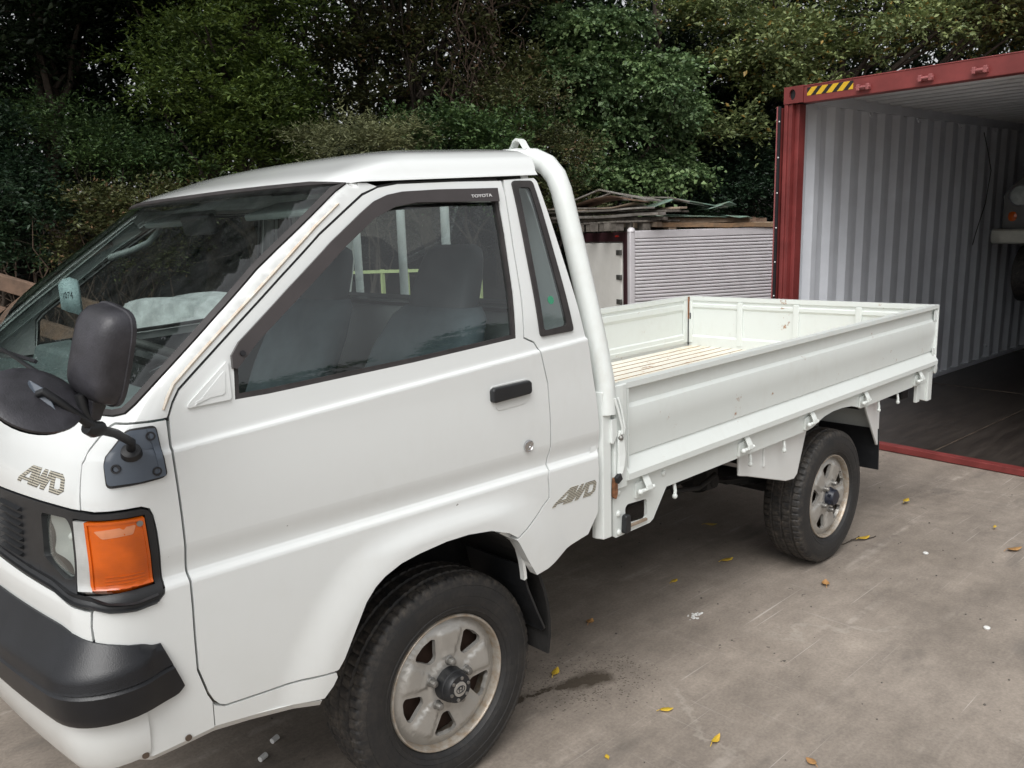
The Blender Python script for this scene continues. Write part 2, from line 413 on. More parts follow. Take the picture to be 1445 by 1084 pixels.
def leaf_mat(name, c0, c1, c2=None, trans=0.16, rough=0.45):
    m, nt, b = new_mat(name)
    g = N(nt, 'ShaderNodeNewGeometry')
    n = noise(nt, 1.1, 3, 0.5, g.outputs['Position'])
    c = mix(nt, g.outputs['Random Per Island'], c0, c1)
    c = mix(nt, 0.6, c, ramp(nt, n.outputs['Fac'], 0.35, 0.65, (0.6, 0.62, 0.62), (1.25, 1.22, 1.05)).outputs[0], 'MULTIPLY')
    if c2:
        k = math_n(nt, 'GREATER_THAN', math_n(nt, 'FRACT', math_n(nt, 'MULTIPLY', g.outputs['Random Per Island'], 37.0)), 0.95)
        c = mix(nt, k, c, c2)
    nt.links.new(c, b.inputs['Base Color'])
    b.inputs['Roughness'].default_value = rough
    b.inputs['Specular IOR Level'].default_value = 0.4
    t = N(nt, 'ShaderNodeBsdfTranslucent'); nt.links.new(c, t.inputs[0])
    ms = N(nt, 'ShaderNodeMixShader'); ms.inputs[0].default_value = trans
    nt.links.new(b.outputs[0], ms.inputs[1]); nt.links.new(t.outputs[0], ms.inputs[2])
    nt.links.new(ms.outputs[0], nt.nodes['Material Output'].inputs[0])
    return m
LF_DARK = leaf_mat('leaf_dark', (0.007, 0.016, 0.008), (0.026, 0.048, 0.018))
LF_OLIVE = leaf_mat('leaf_olive', (0.036, 0.068, 0.018), (0.155, 0.225, 0.050))
LF_MID = leaf_mat('leaf_mid', (0.034, 0.075, 0.028), (0.125, 0.205, 0.070))
LF_BROWN = leaf_mat('leaf_brown', (0.040, 0.050, 0.019), (0.135, 0.150, 0.060), (0.16, 0.10, 0.05))
LF_IVY = leaf_mat('leaf_ivy', (0.055, 0.11, 0.045), (0.20, 0.29, 0.13))
LF_OAK = leaf_mat('leaf_oak', (0.10, 0.14, 0.055), (0.31, 0.37, 0.16), (0.30, 0.20, 0.05))
LF_PALE = leaf_mat('leaf_pale', (0.125, 0.145, 0.07), (0.32, 0.34, 0.185))
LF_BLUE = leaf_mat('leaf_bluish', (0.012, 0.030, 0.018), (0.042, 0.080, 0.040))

# ------------------------------------------------------------------ mesh helpers
def tag(o, label=None, cat=None, group=None, kind=None):
    if label: o['label'] = label
    if cat: o['category'] = cat
    if group: o['group'] = group
    if kind: o['kind'] = kind
    return o
def empty(name, loc, rot=None):
    o = bpy.data.objects.new(name, None)
    o.empty_display_size = 0.1
    COL.objects.link(o)
    o.location = loc
    if rot is not None:
        o.rotation_euler = rot
    return o
def base_matrix(o):
    m = o.matrix_basis.copy()
    if o.parent:
        return base_matrix(o.parent) @ o.matrix_parent_inverse @ m
    return m
def add_obj(name, me, mat, parent=None, local=False, bevel=0.0, smooth=False):
    o = bpy.data.objects.new(name, me)
    COL.objects.link(o)
    if mat is not None:
        if isinstance(mat, (list, tuple)):
            for mm in mat: me.materials.append(mm)
        elif not me.materials:
            me.materials.append(mat)
    if parent is not None:
        o.parent = parent
        if not local:
            o.matrix_parent_inverse = base_matrix(parent).inverted()
    if bevel:
        b = o.modifiers.new('bevel', 'BEVEL'); b.width = bevel; b.segments = 2; b.limit_method = 'ANGLE'; b.angle_limit = R(40)
    return o
def finish_smooth(me, angle=40):
    me.polygons.foreach_set('use_smooth', [True] * len(me.polygons))
    bm = bmesh.new(); bm.from_mesh(me)
    for e in bm.edges:
        if len(e.link_faces) == 2 and e.calc_face_angle(0) > R(angle):
            e.smooth = False
    bm.to_mesh(me); bm.free()
class MB:
    """collects shapes and links them as one mesh object"""
    def __init__(self, fn=None):
        self.v = []; self.f = []; self.fn = fn
    def add(self, verts, faces):
        k = len(self.v)
        self.v += [tuple(p) for p in verts]
        self.f += [tuple(i + k for i in f) for f in faces]
        return self
    def hexa(self, p):
        return self.add(p, [(0, 3, 2, 1), (4, 5, 6, 7), (0, 1, 5, 4), (1, 2, 6, 5), (2, 3, 7, 6), (3, 0, 4, 7)])
    def box(self, x0, x1, y0, y1, z0, z1):
        return self.hexa([(x0, y0, z0), (x1, y0, z0), (x1, y1, z0), (x0, y1, z0), (x0, y0, z1), (x1, y0, z1), (x1, y1, z1), (x0, y1, z1)])
    def obox(self, c, ax, ay, az):
        c = Vector(c); ax = Vector(ax); ay = Vector(ay); az = Vector(az)
        if ax.cross(ay).dot(az) < 0: ay = -ay
        return self.hexa([c - ax - ay - az, c + ax - ay - az, c + ax + ay - az, c - ax + ay - az, c - ax - ay + az, c + ax - ay + az, c + ax + ay + az, c - ax + ay + az])
    def bar(self, p, q, w, h, up=(0, 0, 1)):
        p = Vector(p); q = Vector(q); d = q - p; L = d.length; d.normalize()
        s = d.cross(Vector(up)); s.normalize(); t = s.cross(d)
        return self.obox((p + q) / 2, d * L / 2, s * w / 2, t * h / 2)
    def tube(self, path, r, n=10, cap=True):
        path = [Vector(p) for p in path]
        rs = r if isinstance(r, (list, tuple)) else [r] * len(path)
        vs = []; fs = []
        t = (path[1] - path[0]).normalized()
        a = t.orthogonal().normalized()
        for i, p in enumerate(path):
            if i == 0: t2 = path[1] - path[0]
            elif i == len(path) - 1: t2 = path[-1] - path[-2]
            else: t2 = (path[i + 1] - path[i]).normalized() + (path[i] - path[i - 1]).normalized()
            t2.normalize()
            a = (a - t2 * a.dot(t2)).normalized(); b = t2.cross(a)
            for k in range(n):
                th = 2 * PI * k / n
                vs.append(p + (a * math.cos(th) + b * math.sin(th)) * rs[i])
        for i in range(len(path) - 1):
            for k in range(n):
                k2 = (k + 1) % n
                fs.append((i * n + k, i * n + k2, (i + 1) * n + k2, (i + 1) * n + k))
        if cap:
            fs.append(tuple(range(n - 1, -1, -1))); m = (len(path) - 1) * n
            fs.append(tuple(m + k for k in range(n)))
        return self.add(vs, fs)
    def lathe(self, prof, c, axis=(0, -1, 0), n=32, closed=False, mod=None):
        """prof: list of (along axis, radius)"""
        c = Vector(c); ax = Vector(axis).normalized(); a = ax.orthogonal().normalized(); b = ax.cross(a)
        vs = []; fs = []; m = len(prof)
        for k in range(n):
            th = 2 * PI * k / n
            for j, (h, r) in enumerate(prof):
                if mod: r = mod(j, k, r)
                vs.append(c + ax * h + (a * math.cos(th) + b * math.sin(th)) * r)
        for k in range(n):
            k2 = (k + 1) % n
            for j in range(m if closed else m - 1):
                j2 = (j + 1) % m
                fs.append((k * m + j, k2 * m + j, k2 * m + j2, k * m + j2))
        return self.add(vs, fs)
    def cyl(self, p, q, r, n=16):
        return self.tube([p, q], r, n)
    def sphere(self, c, r, n=12, m=8):
        c = Vector(c); rr = r if isinstance(r, (tuple, list)) else (r, r, r)
        prof = []
        vs = []; fs = []
        for i in range(m + 1):
            ph = PI * i / m
            for k in range(n):
                th = 2 * PI * k / n
                vs.append((c.x + rr[0] * math.sin(ph) * math.cos(th), c.y + rr[1] * math.sin(ph) * math.sin(th), c.z + rr[2] * math.cos(ph)))
        for i in range(m):
            for k in range(n):
                k2 = (k + 1) % n
                fs.append((i * n + k, (i + 1) * n + k, (i + 1) * n + k2, i * n + k2))
        return self.add(vs, fs)
    def prism(self, poly, fn, t0, t1):
        """poly: 2D outline, fn(a,b,t) -> point; extruded from t0 to t1"""
        n = len(poly)
        vs = [fn(a, b, t0) for a, b in poly] + [fn(a, b, t1) for a, b in poly]
        fs = [tuple(range(n)), tuple(range(2 * n - 1, n - 1, -1))] + [(i, n + i, n + (i + 1) % n, (i + 1) % n) for i in range(n)]
        return self.add(vs, fs)
    def sweep(self, sec, frames, closed_sec=True, cap=True):
        """sec(i): list of points for frame i given already in 3D"""
        m = len(frames[0]); vs = [p for fr in frames for p in fr]; fs = []
        for i in range(len(frames) - 1):
            for j in range(m if closed_sec else m - 1):
                j2 = (j + 1) % m
                fs.append((i * m + j, i * m + j2, (i + 1) * m + j2, (i + 1) * m + j))
        if cap and closed_sec:
            fs.append(tuple(range(m - 1, -1, -1))); k = (len(frames) - 1) * m
            fs.append(tuple(k + j for j in range(m)))
        return self.add(vs, fs)
    def mesh(self, name, recalc=True):
        v = self.v
        if self.fn: v = [self.fn(*p) for p in v]
        me = bpy.data.meshes.new(name)
        me.from_pydata([tuple(p) for p in v], [], self.f)
        if recalc:
            bm = bmesh.new(); bm.from_mesh(me)
            bmesh.ops.recalc_face_normals(bm, faces=bm.faces)
            bm.to_mesh(me); bm.free()
        return me
    def build(self, name, mat, parent=None, bevel=0.0, smooth=0, local=False):
        me = self.mesh(name)
        if smooth: finish_smooth(me, smooth)
        return add_obj(name, me, mat, parent, local, bevel)
# ------------------------------------------------------------------ cab surface: (s, z) -> point, s = distance forward of the door's front edge along the body
def pchip(X, Y):
    X = np.array(X, float); Y = np.array(Y, float); h = np.diff(X); d = np.diff(Y) / h
    m = np.zeros(len(X))
    for i in range(1, len(X) - 1):
        if d[i - 1] * d[i] > 0:
            w1 = 2 * h[i] + h[i - 1]; w2 = h[i] + 2 * h[i - 1]; m[i] = (w1 + w2) / (w1 / d[i - 1] + w2 / d[i])
    m[0] = d[0]; m[-1] = d[-1]
    def f(x):
        x = np.clip(x, X[0], X[-1]); i = np.clip(np.searchsorted(X, x) - 1, 0, len(X) - 2)
        t = (x - X[i]) / h[i]
        return (2 * t**3 - 3 * t**2 + 1) * Y[i] + (t**3 - 2 * t**2 + t) * h[i] * m[i] + (-2 * t**3 + 3 * t**2) * Y[i + 1] + (t**3 - t**2) * h[i] * m[i + 1]
    return f
YC = .8; X0 = -.712
xf0 = pchip([.40, .47, .55, .70, .80, .865, .885, .91, 1.07, 1.12, 1.17, 1.235, 1.69, 1.71, 1.737, 1.767, 1.785, 1.796, 1.8025, 1.806],
            [-.915, -.95, -.975, -.985, -.985, -.985, -.980, -.965, -.95, -.935, -.915, -.872, -.35, -.318, -.232, -.12, 0, .127, .24, .36])
bow = pchip([.4, .9, 1.1, 1.235, 1.69, 1.74, 1.81], [.075, .075, .08, .085, .11, .11, .05])
rad = pchip([.4, .86, 1.08, 1.235, 1.30, 1.69, 1.74, 1.765, 1.80, 1.81], [.09, .08, .085, .07, .05, .045, .06, .08, .04, .005])
yb = pchip([.40, .50, .62, .75, .85, .874, .881, .892, .8995, .9035, .953, .961, 1.05, 1.16], [.02, .008, .001, -.003, -.0045, -.0045, -.003, .0085, .0128, .0128, .0035, .0025, 0, .002])
yt = pchip([0, .002, .009, .012, .03, .10, .30, .50, .53, .55, .57, .585, .60, .607, .62, .63, .64, .646],
           [.002, .0026, .0096, .0106, .013, .022, .062, .108, .117, .127, .142, .165, .20, .24, .33, .42, .58, .75])
def smooth(a, b, x):
    t = np.clip((x - a) / (b - a), 0, 1); return t * t * (3 - 2 * t)
def belt(x): return 1.152 + (x + .726) * .0755
def yside(x, z):
    bz = belt(np.minimum(x, .6))
    d = z - bz
    lo = yb(np.minimum(z, 1.155))
    up = yt(np.where(d < .06, np.maximum(d, 0), .06 + (z - bz - .06) * (.646 - .06) / (1.806 - bz - .06)))
    y = np.where(d <= 0, lo, up)
    r = np.sqrt((x + .04)**2 + (z - .40)**2)
    return y - .018 * (1 - smooth(.41, .53, r)) * (1 - smooth(.80, .87, z))
def shear(z): return .055 * smooth(1.25, 1.66, z)
def _cp(z):
    r = rad(z); b = bow(z); f0 = xf0(z)
    w = YC - yside(np.minimum(f0 + b + r, .3), z)
    r = np.minimum(r, w * .8)
    x1 = f0 + b + r
    return r, b, f0, x1, X0 - x1, YC - yside(x1, z)
def S(s, z):
    s = np.asarray(s, float); z = np.asarray(z, float)
    xs = X0 - s
    r, b, f0, x1, s1, wf = _cp(z)
    w = YC - yside(np.maximum(xs, x1), z)
    al = np.clip((s - s1) / (1.5708 * r), 0, 1) * np.pi / 2
    sf = np.maximum(s - s1 - 1.5708 * r, 0)
    v = np.where(s <= s1, w, np.where(al < np.pi / 2, wf - r * (1 - np.cos(al)), wf - r - sf))
    g = f0 + b * (v / wf)**2
    x = np.where(s <= s1, xs, g + r * (1 - np.sin(al)))
    return np.stack([x, YC - v, z + shear(z) * (x + .2)], -1)
def sc(z):
    r, b, f0, x1, s1, wf = _cp(np.float64(z))
    return float(s1 + 1.5708 * r + wf - r)
def centre(z0, z1, n=8):
    return [(sc(z0 + (z1 - z0) * i / n), z0 + (z1 - z0) * i / n) for i in range(n + 1)]
def SN(s, z, sign=-1):
    h = 2e-4
    a = S(s + h, z) - S(s - h, z); b = S(s, z + h) - S(s, z - h)
    n = np.cross(a, b) * sign
    return n / np.maximum(np.linalg.norm(n, axis=-1, keepdims=True), 1e-12)
def Sp(s, z, off=0.0):
    return Vector(S(s, z) + SN(s, z) * off)

def offset_poly(P, d):
    """moves an outline inwards (d > 0)"""
    n = len(P); A = sum(P[i][0] * P[(i + 1) % n][1] - P[(i + 1) % n][0] * P[i][1] for i in range(n))
    sg = 1 if A > 0 else -1
    out = []
    for i in range(n):
        p0 = Vector(P[i - 1][:2]); p1 = Vector(P[i][:2]); p2 = Vector(P[(i + 1) % n][:2])
        a = (p1 - p0); b = (p2 - p1)
        if a.length < 1e-6 or b.length < 1e-6:
            out.append(tuple(p1)); continue
        a.normalize(); b.normalize()
        na = Vector((-a.y, a.x)) * sg; nb = Vector((-b.y, b.x)) * sg
        m = na + nb
        k = max(m.dot(na), .5)
        q = p1 + m * (d / k)
        out.append((q.x, q.y))
    return out
def dens(P, step):
    out = []
    for i in range(len(P)):
        a = P[i]; b = P[(i + 1) % len(P)]
        L = math.hypot(b[0] - a[0], b[1] - a[1]); n = max(1, int(math.ceil(L / step)))
        for k in range(n): out.append((a[0] + (b[0] - a[0]) * k / n, a[1] + (b[1] - a[1]) * k / n))
    return out
def round_poly(P, r, n=4):
    out = []
    m = len(P)
    for i in range(m):
        p0 = Vector(P[i - 1]); p1 = Vector(P[i]); p2 = Vector(P[(i + 1) % m])
        a = p0 - p1; b = p2 - p1
        k = min(r, a.length * .45, b.length * .45)
        q0 = p1 + a.normalized() * k; q2 = p1 + b.normalized() * k
        for t in range(n + 1):
            u = t / n
            q = q0 * (1 - u)**2 + p1 * 2 * u * (1 - u) + q2 * u * u
            out.append((q.x, q.y))
    return out
def panel(name, outline, mat, parent, holes=(), M=S, sign=-1, da=.05, db=.02, depth=.02, off=0.0, belt_cuts=False, mirror=0, lines=(), step=.04, extra=None):
    bm = bmesh.new()
    edges = []
    for P in [outline] + list(holes):
        P = dens(P, step)
        vs = [bm.verts.new((p[0], p[1], 0)) for p in P]
        for i in range(len(vs)): edges.append(bm.edges.new((vs[i], vs[(i + 1) % len(vs)])))
    bmesh.ops.triangle_fill(bm, use_beauty=True, use_dissolve=False, edges=edges)
    a0 = min(p[0] for p in outline); a1 = max(p[0] for p in outline); b0 = min(p[1] for p in outline); b1 = max(p[1] for p in outline)
    cuts = []
    if da: cuts += [((a0 + k * da, 0, 0), (1, 0, 0)) for k in range(1, int((a1 - a0) / da) + 1)]
    if db: cuts += [((0, b0 + k * db + .0007, 0), (0, 1, 0)) for k in range(1, int((b1 - b0) / db) + 1)]
    cuts += [((0, l, 0), (0, 1, 0)) for l in lines if b0 < l < b1]
    if belt_cuts:
        cuts += [((0, 1.153 + d, 0), (.0755, 1, 0)) for d in (-.004, 0, .001, .002, .0045, .007, .009, .0105, .012, .018, .03)]
    for co, no in cuts:
        bmesh.ops.bisect_plane(bm, geom=bm.verts[:] + bm.edges[:] + bm.faces[:], dist=1e-6, plane_co=co, plane_no=no)
    bmesh.ops.remove_doubles(bm, verts=bm.verts[:], dist=1e-5)
    bm.verts.ensure_lookup_table(); bm.verts.index_update()
    A = np.array([v.co[:2] for v in bm.verts])
    a, b = A[:, 0], A[:, 1]
    h = 2e-4
    P = M(a, b)
    nr = np.cross(M(a + h, b) - M(a - h, b), M(a, b + h) - M(a, b - h)) * sign
    nr /= np.maximum(np.linalg.norm(nr, axis=1, keepdims=True), 1e-12)
    o = off if not callable(off) else off(a, b)[:, None]
    P = P + nr * o
    faces = []; 
    for f in bm.faces:
        ids = [v.index for v in f.verts]
        g = np.cross(P[ids[1]] - P[ids[0]], P[ids[2]] - P[ids[0]])
        if g @ nr[ids[0]] < 0: ids.reverse()
        faces.append(ids)
    rim = []
    V = [tuple(p) for p in P]; NV = [tuple(x) for x in nr]
    mp = {}
    if depth:
        for e in bm.edges:
            if len(e.link_faces) == 1:
                for v in e.verts:
                    if v.index not in mp:
                        mp[v.index] = len(V); V.append(tuple(P[v.index] - nr[v.index] * depth)); NV.append(NV[v.index])
                i, j = e.verts[0].index, e.verts[1].index
                c = e.link_faces[0].calc_center_median()
                cen = M(np.array([c.x]), np.array([c.y]))[0]
                q = [i, j, mp[j], mp[i]]
                g = np.cross(P[j] - P[i], -nr[i])
                if g @ (P[i] - cen) < 0: q.reverse()
                rim.append(q)
    bm.free()
    nv = len(V)
    mats_idx = []
    LF = []; LN = []
    def emit(flip):
        for ids in faces:
            k = ids[::-1] if flip else ids
            LF.append([i + (nv if flip == 1 and mirror == 1 else 0) for i in k])
            LN.extend([(NV[i][0], -NV[i][1] if flip else NV[i][1], NV[i][2]) for i in k])
        for ids in rim:
            k = ids[::-1] if flip else ids
            p = [Vector(V[i]) for i in ids]
            n = (p[1] - p[0]).cross(p[2] - p[0])
            if n.length > 1e-12: n.normalize()
            else: n = Vector(NV[ids[0]])
            if flip: n = Vector((n.x, -n.y, n.z))
            LF.append([i + (nv if flip == 1 and mirror == 1 else 0) for i in k])
            LN.extend([tuple(n)] * 4)
    VV = list(V)
    if mirror == 0: emit(0)
    elif mirror == 1:
        emit(0); VV += [(x, 2 * YC - y, z) for x, y, z in V]; emit(1)
    else:
        VV = [(x, 2 * YC - y, z) for x, y, z in V]; emit(1)
    me = bpy.data.meshes.new(name)
    me.from_pydata(VV, [], LF)
    me.polygons.foreach_set('use_smooth', [True] * len(me.polygons))
    try: me.normals_split_custom_set([Vector(n) for n in LN])
    except Exception as ex: print('normals', name, ex)
    return add_obj(name, me, mat, parent)

# ------------------------------------------------------------------ the truck
truck = empty('flatbed_truck', (1.1, .8, 0))
tag(truck, 'white flatbed pickup truck with drop sides parked in front of the red container', 'truck')
T = truck
CR = (.868, .874, .8775, .881, .885, .889, .892, .896, .8995, .9015, .9035, .912, .923, .935, .945, .953, .957, .961)
door_o = [(.006,1.191),(.003,1.221),(-.009,1.247),(-.025,1.271),(-.081,1.318),(-.181,1.401),(-.289,1.488),(-.405,1.577),(-.487,1.629),(-.539,1.661),(-.588,1.678),(-.648,1.685),(-.829,1.685),(-1.0,1.682),(-1.001,1.642),(-.994,1.512),(-.99,1.38),(-.979,1.276),(-1.014,1.26),(-1.028,1.238),(-1.036,1.209),(-1.055,1.138),(-1.061,1.023),(-1.062,.944),(-1.050,.895),(-1.041,.860),(-1.044,.827),(-1.043,.8),(-.995,.768),(-.899,.72),(-.866,.743),(-.801,.768),(-.721,.78),(-.646,.782),(-.558,.775),(-.503,.766),(-.455,.748),(-.427,.73),(-.399,.7),(-.366,.641),(-.332,.578),(-.315,.557),(-.308,.555),(-.22,.565),(-.145,.569),(-.045,.578),(-.031,.585),(-.019,.6),(-.010,.62),(.007,.684),(.006,.763),(.004,.822),(.003,.89),(.003,.955),(.004,1.016),(.006,1.091),(.008,1.15)]
win_o = [(-.137,1.234),(-.144,1.292),(-.146,1.324),(-.166,1.349),(-.304,1.457),(-.43,1.552),(-.523,1.612),(-.565,1.637),(-.605,1.65),(-.651,1.656),(-.762,1.657),(-.973,1.653),(-.972,1.542),(-.964,1.396),(-.951,1.278),(-.604,1.255),(-.367,1.243),(-.213,1.235)]
vis_in = [(-.149,1.297),(-.209,1.353),(-.296,1.419),(-.46,1.541),(-.557,1.603),(-.623,1.626),(-.689,1.633),(-.967,1.623)]
quarter_o = [(-1.006,1.684),(-1.127,1.686),(-1.137,1.675),(-1.157,1.579),(-1.188,1.442),(-1.213,1.334),(-1.238,1.211),(-1.268,1.041),(-1.287,.904),(-1.264,.878),(-1.267,.844),(-1.262,.698),(-1.217,.638),(-1.116,.622),(-1.02,.590),(-.973,.584),(-.936,.644),(-.905,.70),(-.893,.716),(-.899,.72),(-.995,.768),(-1.043,.8),(-1.044,.827),(-1.041,.860),(-1.050,.895),(-1.062,.944),(-1.061,1.023),(-1.055,1.138),(-1.036,1.209),(-1.028,1.238),(-1.014,1.26),(-.979,1.276),(-.99,1.38),(-.994,1.512),(-1.001,1.642)]
qwin_o = round_poly([(-1.032,1.677),(-1.112,1.675),(-1.176,1.276),(-1.039,1.272)], .012)
qgl_o = round_poly([(-1.051,1.659),(-1.097,1.656),(-1.150,1.294),(-1.055,1.287)], .012)
seam = [(.188,1.058),(.187,1.118),(.186,1.143),(.16,1.169),(.127,1.199),(.107,1.214),(.098,1.218)]
bez_top = [(.188,1.058),(.159,1.055),(.11,1.056),(.080,1.056),(.066,1.049),(.061,1.035),(.057,1.0),(.054,.892),(.058,.872),(.074,.858),(.111,.855),(.158,.863),(.185,.873)]
fender_o = [(.006,1.218),(.075,1.217)] + seam[::-1] + bez_top[1:] + [(.188,.865),(.192,.836),(.190,.78),(.190,.56),(.113,.53),(-.019,.536),(-.019,.6),(-.010,.62),(.007,.684),(.006,.763),(.004,.822),(.003,.89),(.003,.955),(.004,1.016),(.006,1.091),(.008,1.15)]
ws_r = [(.30,1.229),(.214,1.227),(.101,1.230),(.076,1.235),(.055,1.251),(.009,1.293),(-.080,1.371),(-.122,1.408),(-.242,1.51),(-.298,1.551),(-.47,1.671),(-.503,1.689)]
bez_up = [(sc(1.041), 1.041), (.569,1.042), (.35,1.051), (.19,1.057)]
nose_o = ws_r + [(-.503,1.693),(-.560,1.690),(-.588,1.679),(-.539,1.663),(-.487,1.631),(-.405,1.579),(-.289,1.490),(-.181,1.403),(-.081,1.320),(-.025,1.273),(-.009,1.249),(.003,1.223),(.006,1.219),(.075,1.2175),(.098,1.218)] + seam[::-1][1:] + [(.35,1.051),(.569,1.042)] + centre(1.041, 1.229)
ws_o = [(sc(1.229), 1.229)] + ws_r + [(-.419,1.697),(-.271,1.698),(-.106,1.698),(.067,1.697)] + [(sc(1.697), 1.697)] + centre(1.697, 1.229, 12)[1:-1]
low_o = [(.192,.60),(.192,.836),(.188,.868),(.30,.885),(.425,.887),(.584,.891)] + [(sc(.891), .891)] + centre(.891, .60, 6)[1:]
roof_t = panel('cab_nose', offset_poly(nose_o, .0015), WHITE, T, mirror=1, lines=CR, db=.018)
fender = panel('fender', offset_poly(fender_o, .0025), WHITE, T, lines=CR, db=.018, belt_cuts=True)
tag(panel('fender', offset_poly(fender_o, .0025), WHITE, T, lines=CR, db=.03, mirror=2))
panel('grille_apron', offset_poly(low_o, .0015), WHITE, T, mirror=1, lines=CR, db=.03)
door = panel('door', offset_poly(door_o, .0025), WHITE, T, holes=[win_o], lines=CR, db=.014, da=.03, belt_cuts=True, depth=.03)
door_far = panel('door', offset_poly(door_o, .0025), WHITE, T, holes=[win_o], lines=CR, db=.03, mirror=2, depth=.03)
quarter = panel('rear_corner_panel', offset_poly(quarter_o, .0025), WHITE, T, holes=[qwin_o], lines=CR, db=.014, belt_cuts=True, depth=.03)
panel('rear_corner_panel', offset_poly(quarter_o, .0025), WHITE, T, holes=[qwin_o], lines=CR, db=.03, mirror=2, depth=.03)
sill_o = [(-.019,.540),(-.019,.590),(-.031,.582),(-.045,.575),(-.145,.566),(-.22,.562),(-.306,.552),(-.309,.540),(-.297,.522),(-.272,.500)]
panel('sill', sill_o, WHITE, T, db=.02)
panel('sill', sill_o, WHITE, T, db=.05, mirror=2)
MB().sweep(None, [[Sp(s, z, .0), Sp(s, z, -.05), Sp(s, z - .018, -.05), Sp(s, z - .018, -.012)] for s, z in ((-.265,.497),(-.20,.512),(-.1,.528),(-.019,.540),(.06,.536),(.113,.533),(.188,.545))]).build('sill_flange', WHITE, T)

def liner(b0, b1):
    return [(-1.27, b0), (.12, b0), (.12, b1), (-1.0, b1), (-1.22, b1)]
panel('door_trim', [(-1.24,.87),(-.30,.87),(-.16,.66),(.16,.66),(.16,1.20),(-1.0,1.245),(-1.2,1.25)], VINYL, T, db=.06, off=-.034, depth=.004)
panel('door_trim', [(-1.24,.87),(-.30,.87),(-.16,.66),(.16,.66),(.16,1.20),(-1.0,1.245),(-1.2,1.25)], VINYL, T, db=.06, off=-.034, depth=.004, mirror=2)

# windows of the door
def ring(name, outer, inner, mat, parent, off, depth=.008, mirror=0):
    return panel(name, outer, mat, parent, holes=[inner], off=off, depth=depth, mirror=mirror, db=.05)
for mir, par in ((0, door), (2, door_far)):
    ring('window_seal', win_o, offset_poly(win_o, .011), SEALG if not mir else RUBBER, par, -.004, .014, mir)
    panel('window_pane', offset_poly(win_o, .006), GLASS, par, off=-.012, depth=0, mirror=mir, db=.05)
vis_o = [(-.140,1.300),(-.142,1.327),(-.163,1.354),(-.300,1.462),(-.427,1.557),(-.520,1.617),(-.563,1.642),(-.604,1.655),(-.651,1.661),(-.762,1.662),(-.970,1.658)] + vis_in[::-1]
visor = panel('window_visor', vis_o, SMOKE, door, off=.010, depth=.010, db=.03, da=.03)
MB().cyl(Sp(-.165, 1.328, .008), Sp(-.165, 1.328, .014), .006, 12).build('visor_clip', BLACKS, visor)
# triangular garnish ahead of the window, with its raised panel
tri = [(-.128,1.236),(-.133,1.318),(-.040,1.242),(-.034,1.232)]
panel('corner_garnish', round_poly(tri, .006), WHITE, door, off=.005, depth=.006, db=.008, da=.02)
panel('garnish_emboss', round_poly(offset_poly(tri, .013), .008), WHITE, door, off=.0066, depth=.003, db=.006, da=.01)
# handle, recess, lock
hr = round_poly([(-.834,1.160),(-.979,1.164),(-.982,1.108),(-.960,1.095),(-.855,1.091)], .012)
def Mrec(a, b): return S(a, b)
panel('handle_recess', hr, simple('recess_shade', (0.70, 0.715, 0.70), 0.35, var=0.06), door, off=.002, depth=.003, db=.006, da=.01)  # flat panel, its slightly darker tone stands in for the scoop's shade
hb = MB()
hp = [(-.833,1.120),(-.833,1.150),(-.840,1.157),(-.970,1.160),(-.978,1.154),(-.978,1.128),(-.972,1.122),(-.842,1.116)]
hb.prism(hp, lambda a, b, t: tuple(Sp(a, b, t)), -.004, .016)
hb.build('door_handle', BLACKP, door, bevel=.004)
kl = MB().lathe([(.0, .017), (.006, .017), (.007, .0145), (.005, .013), (.005, .006), (.003, .005), (.003, .0)], Sp(-.969, .972), SN(-.969, .972), 24)
kl.build('key_lock', CHROME, door, smooth=40)
panel('quarter_window_frame', qwin_o, SEALG, quarter, holes=[qgl_o], off=.006, depth=.012, db=.05)
panel('quarter_window_pane', qgl_o, GLASS, quarter, off=.003, depth=0, db=.05)
panel('quarter_window_frame', qwin_o, SEALG, T, holes=[qgl_o], off=.006, depth=.012, db=.06, mirror=2)
panel('quarter_window_pane', qgl_o, GLASS, T, off=.003, depth=0, db=.06, mirror=2)
# windscreen
ws_in = offset_poly([p for p in ws_o], .009)
def seal_half():
    a = [(sc(1.229), 1.229)] + ws_r + [(-.419,1.697),(-.271,1.698),(-.106,1.698),(.067,1.697),(sc(1.697), 1.697)]
    n = len(a)
    b = []
    for i, p in enumerate(a):
        q = ws_in[i]
        b.append(q)
    b[0] = (sc(1.243), 1.243); b[-1] = (sc(1.688), 1.688)
    return a, b
sa, sb = seal_half()
panel('windscreen_seal', sa + sb[::-1], SEALG, T, off=.005, depth=.014, mirror=1, db=.05)
wsg = panel('windscreen', sb + centre(1.688, 1.243, 12)[1:-1], WGLASS, T, off=.001, depth=0, mirror=1, db=.03)
# sealer strip with rust along the front pillar
strip_c = [(.010,1.236),(-.003,1.259),(-.018,1.283),(-.074,1.332),(-.173,1.416),(-.281,1.503),(-.398,1.594),(-.470,1.643)]
sv = MB()
fr = []
for i, p in enumerate(strip_c):
    a = Vector(strip_c[max(0, i - 1)]); b = Vector(strip_c[min(len(strip_c) - 1, i + 1)])
    d = (b - a).normalized(); n = Vector((-d.y, d.x))
    if n.x < 0: n = -n
    w0, w1 = (-.003, .005) if 0 < i < len(strip_c) - 1 else (-.002, .003)
    fr.append([Sp(p[0] + n.x * w0, p[1] + n.y * w0, .0008), Sp(p[0] + n.x * (w0 + w1) / 2, p[1] + n.y * (w0 + w1) / 2, .004), Sp(p[0] + n.x * w1, p[1] + n.y * w1, .0008), Sp(p[0], p[1], -.004)])
sv.sweep(None, fr).build('pillar_gutter', SEALER, T, smooth=60)
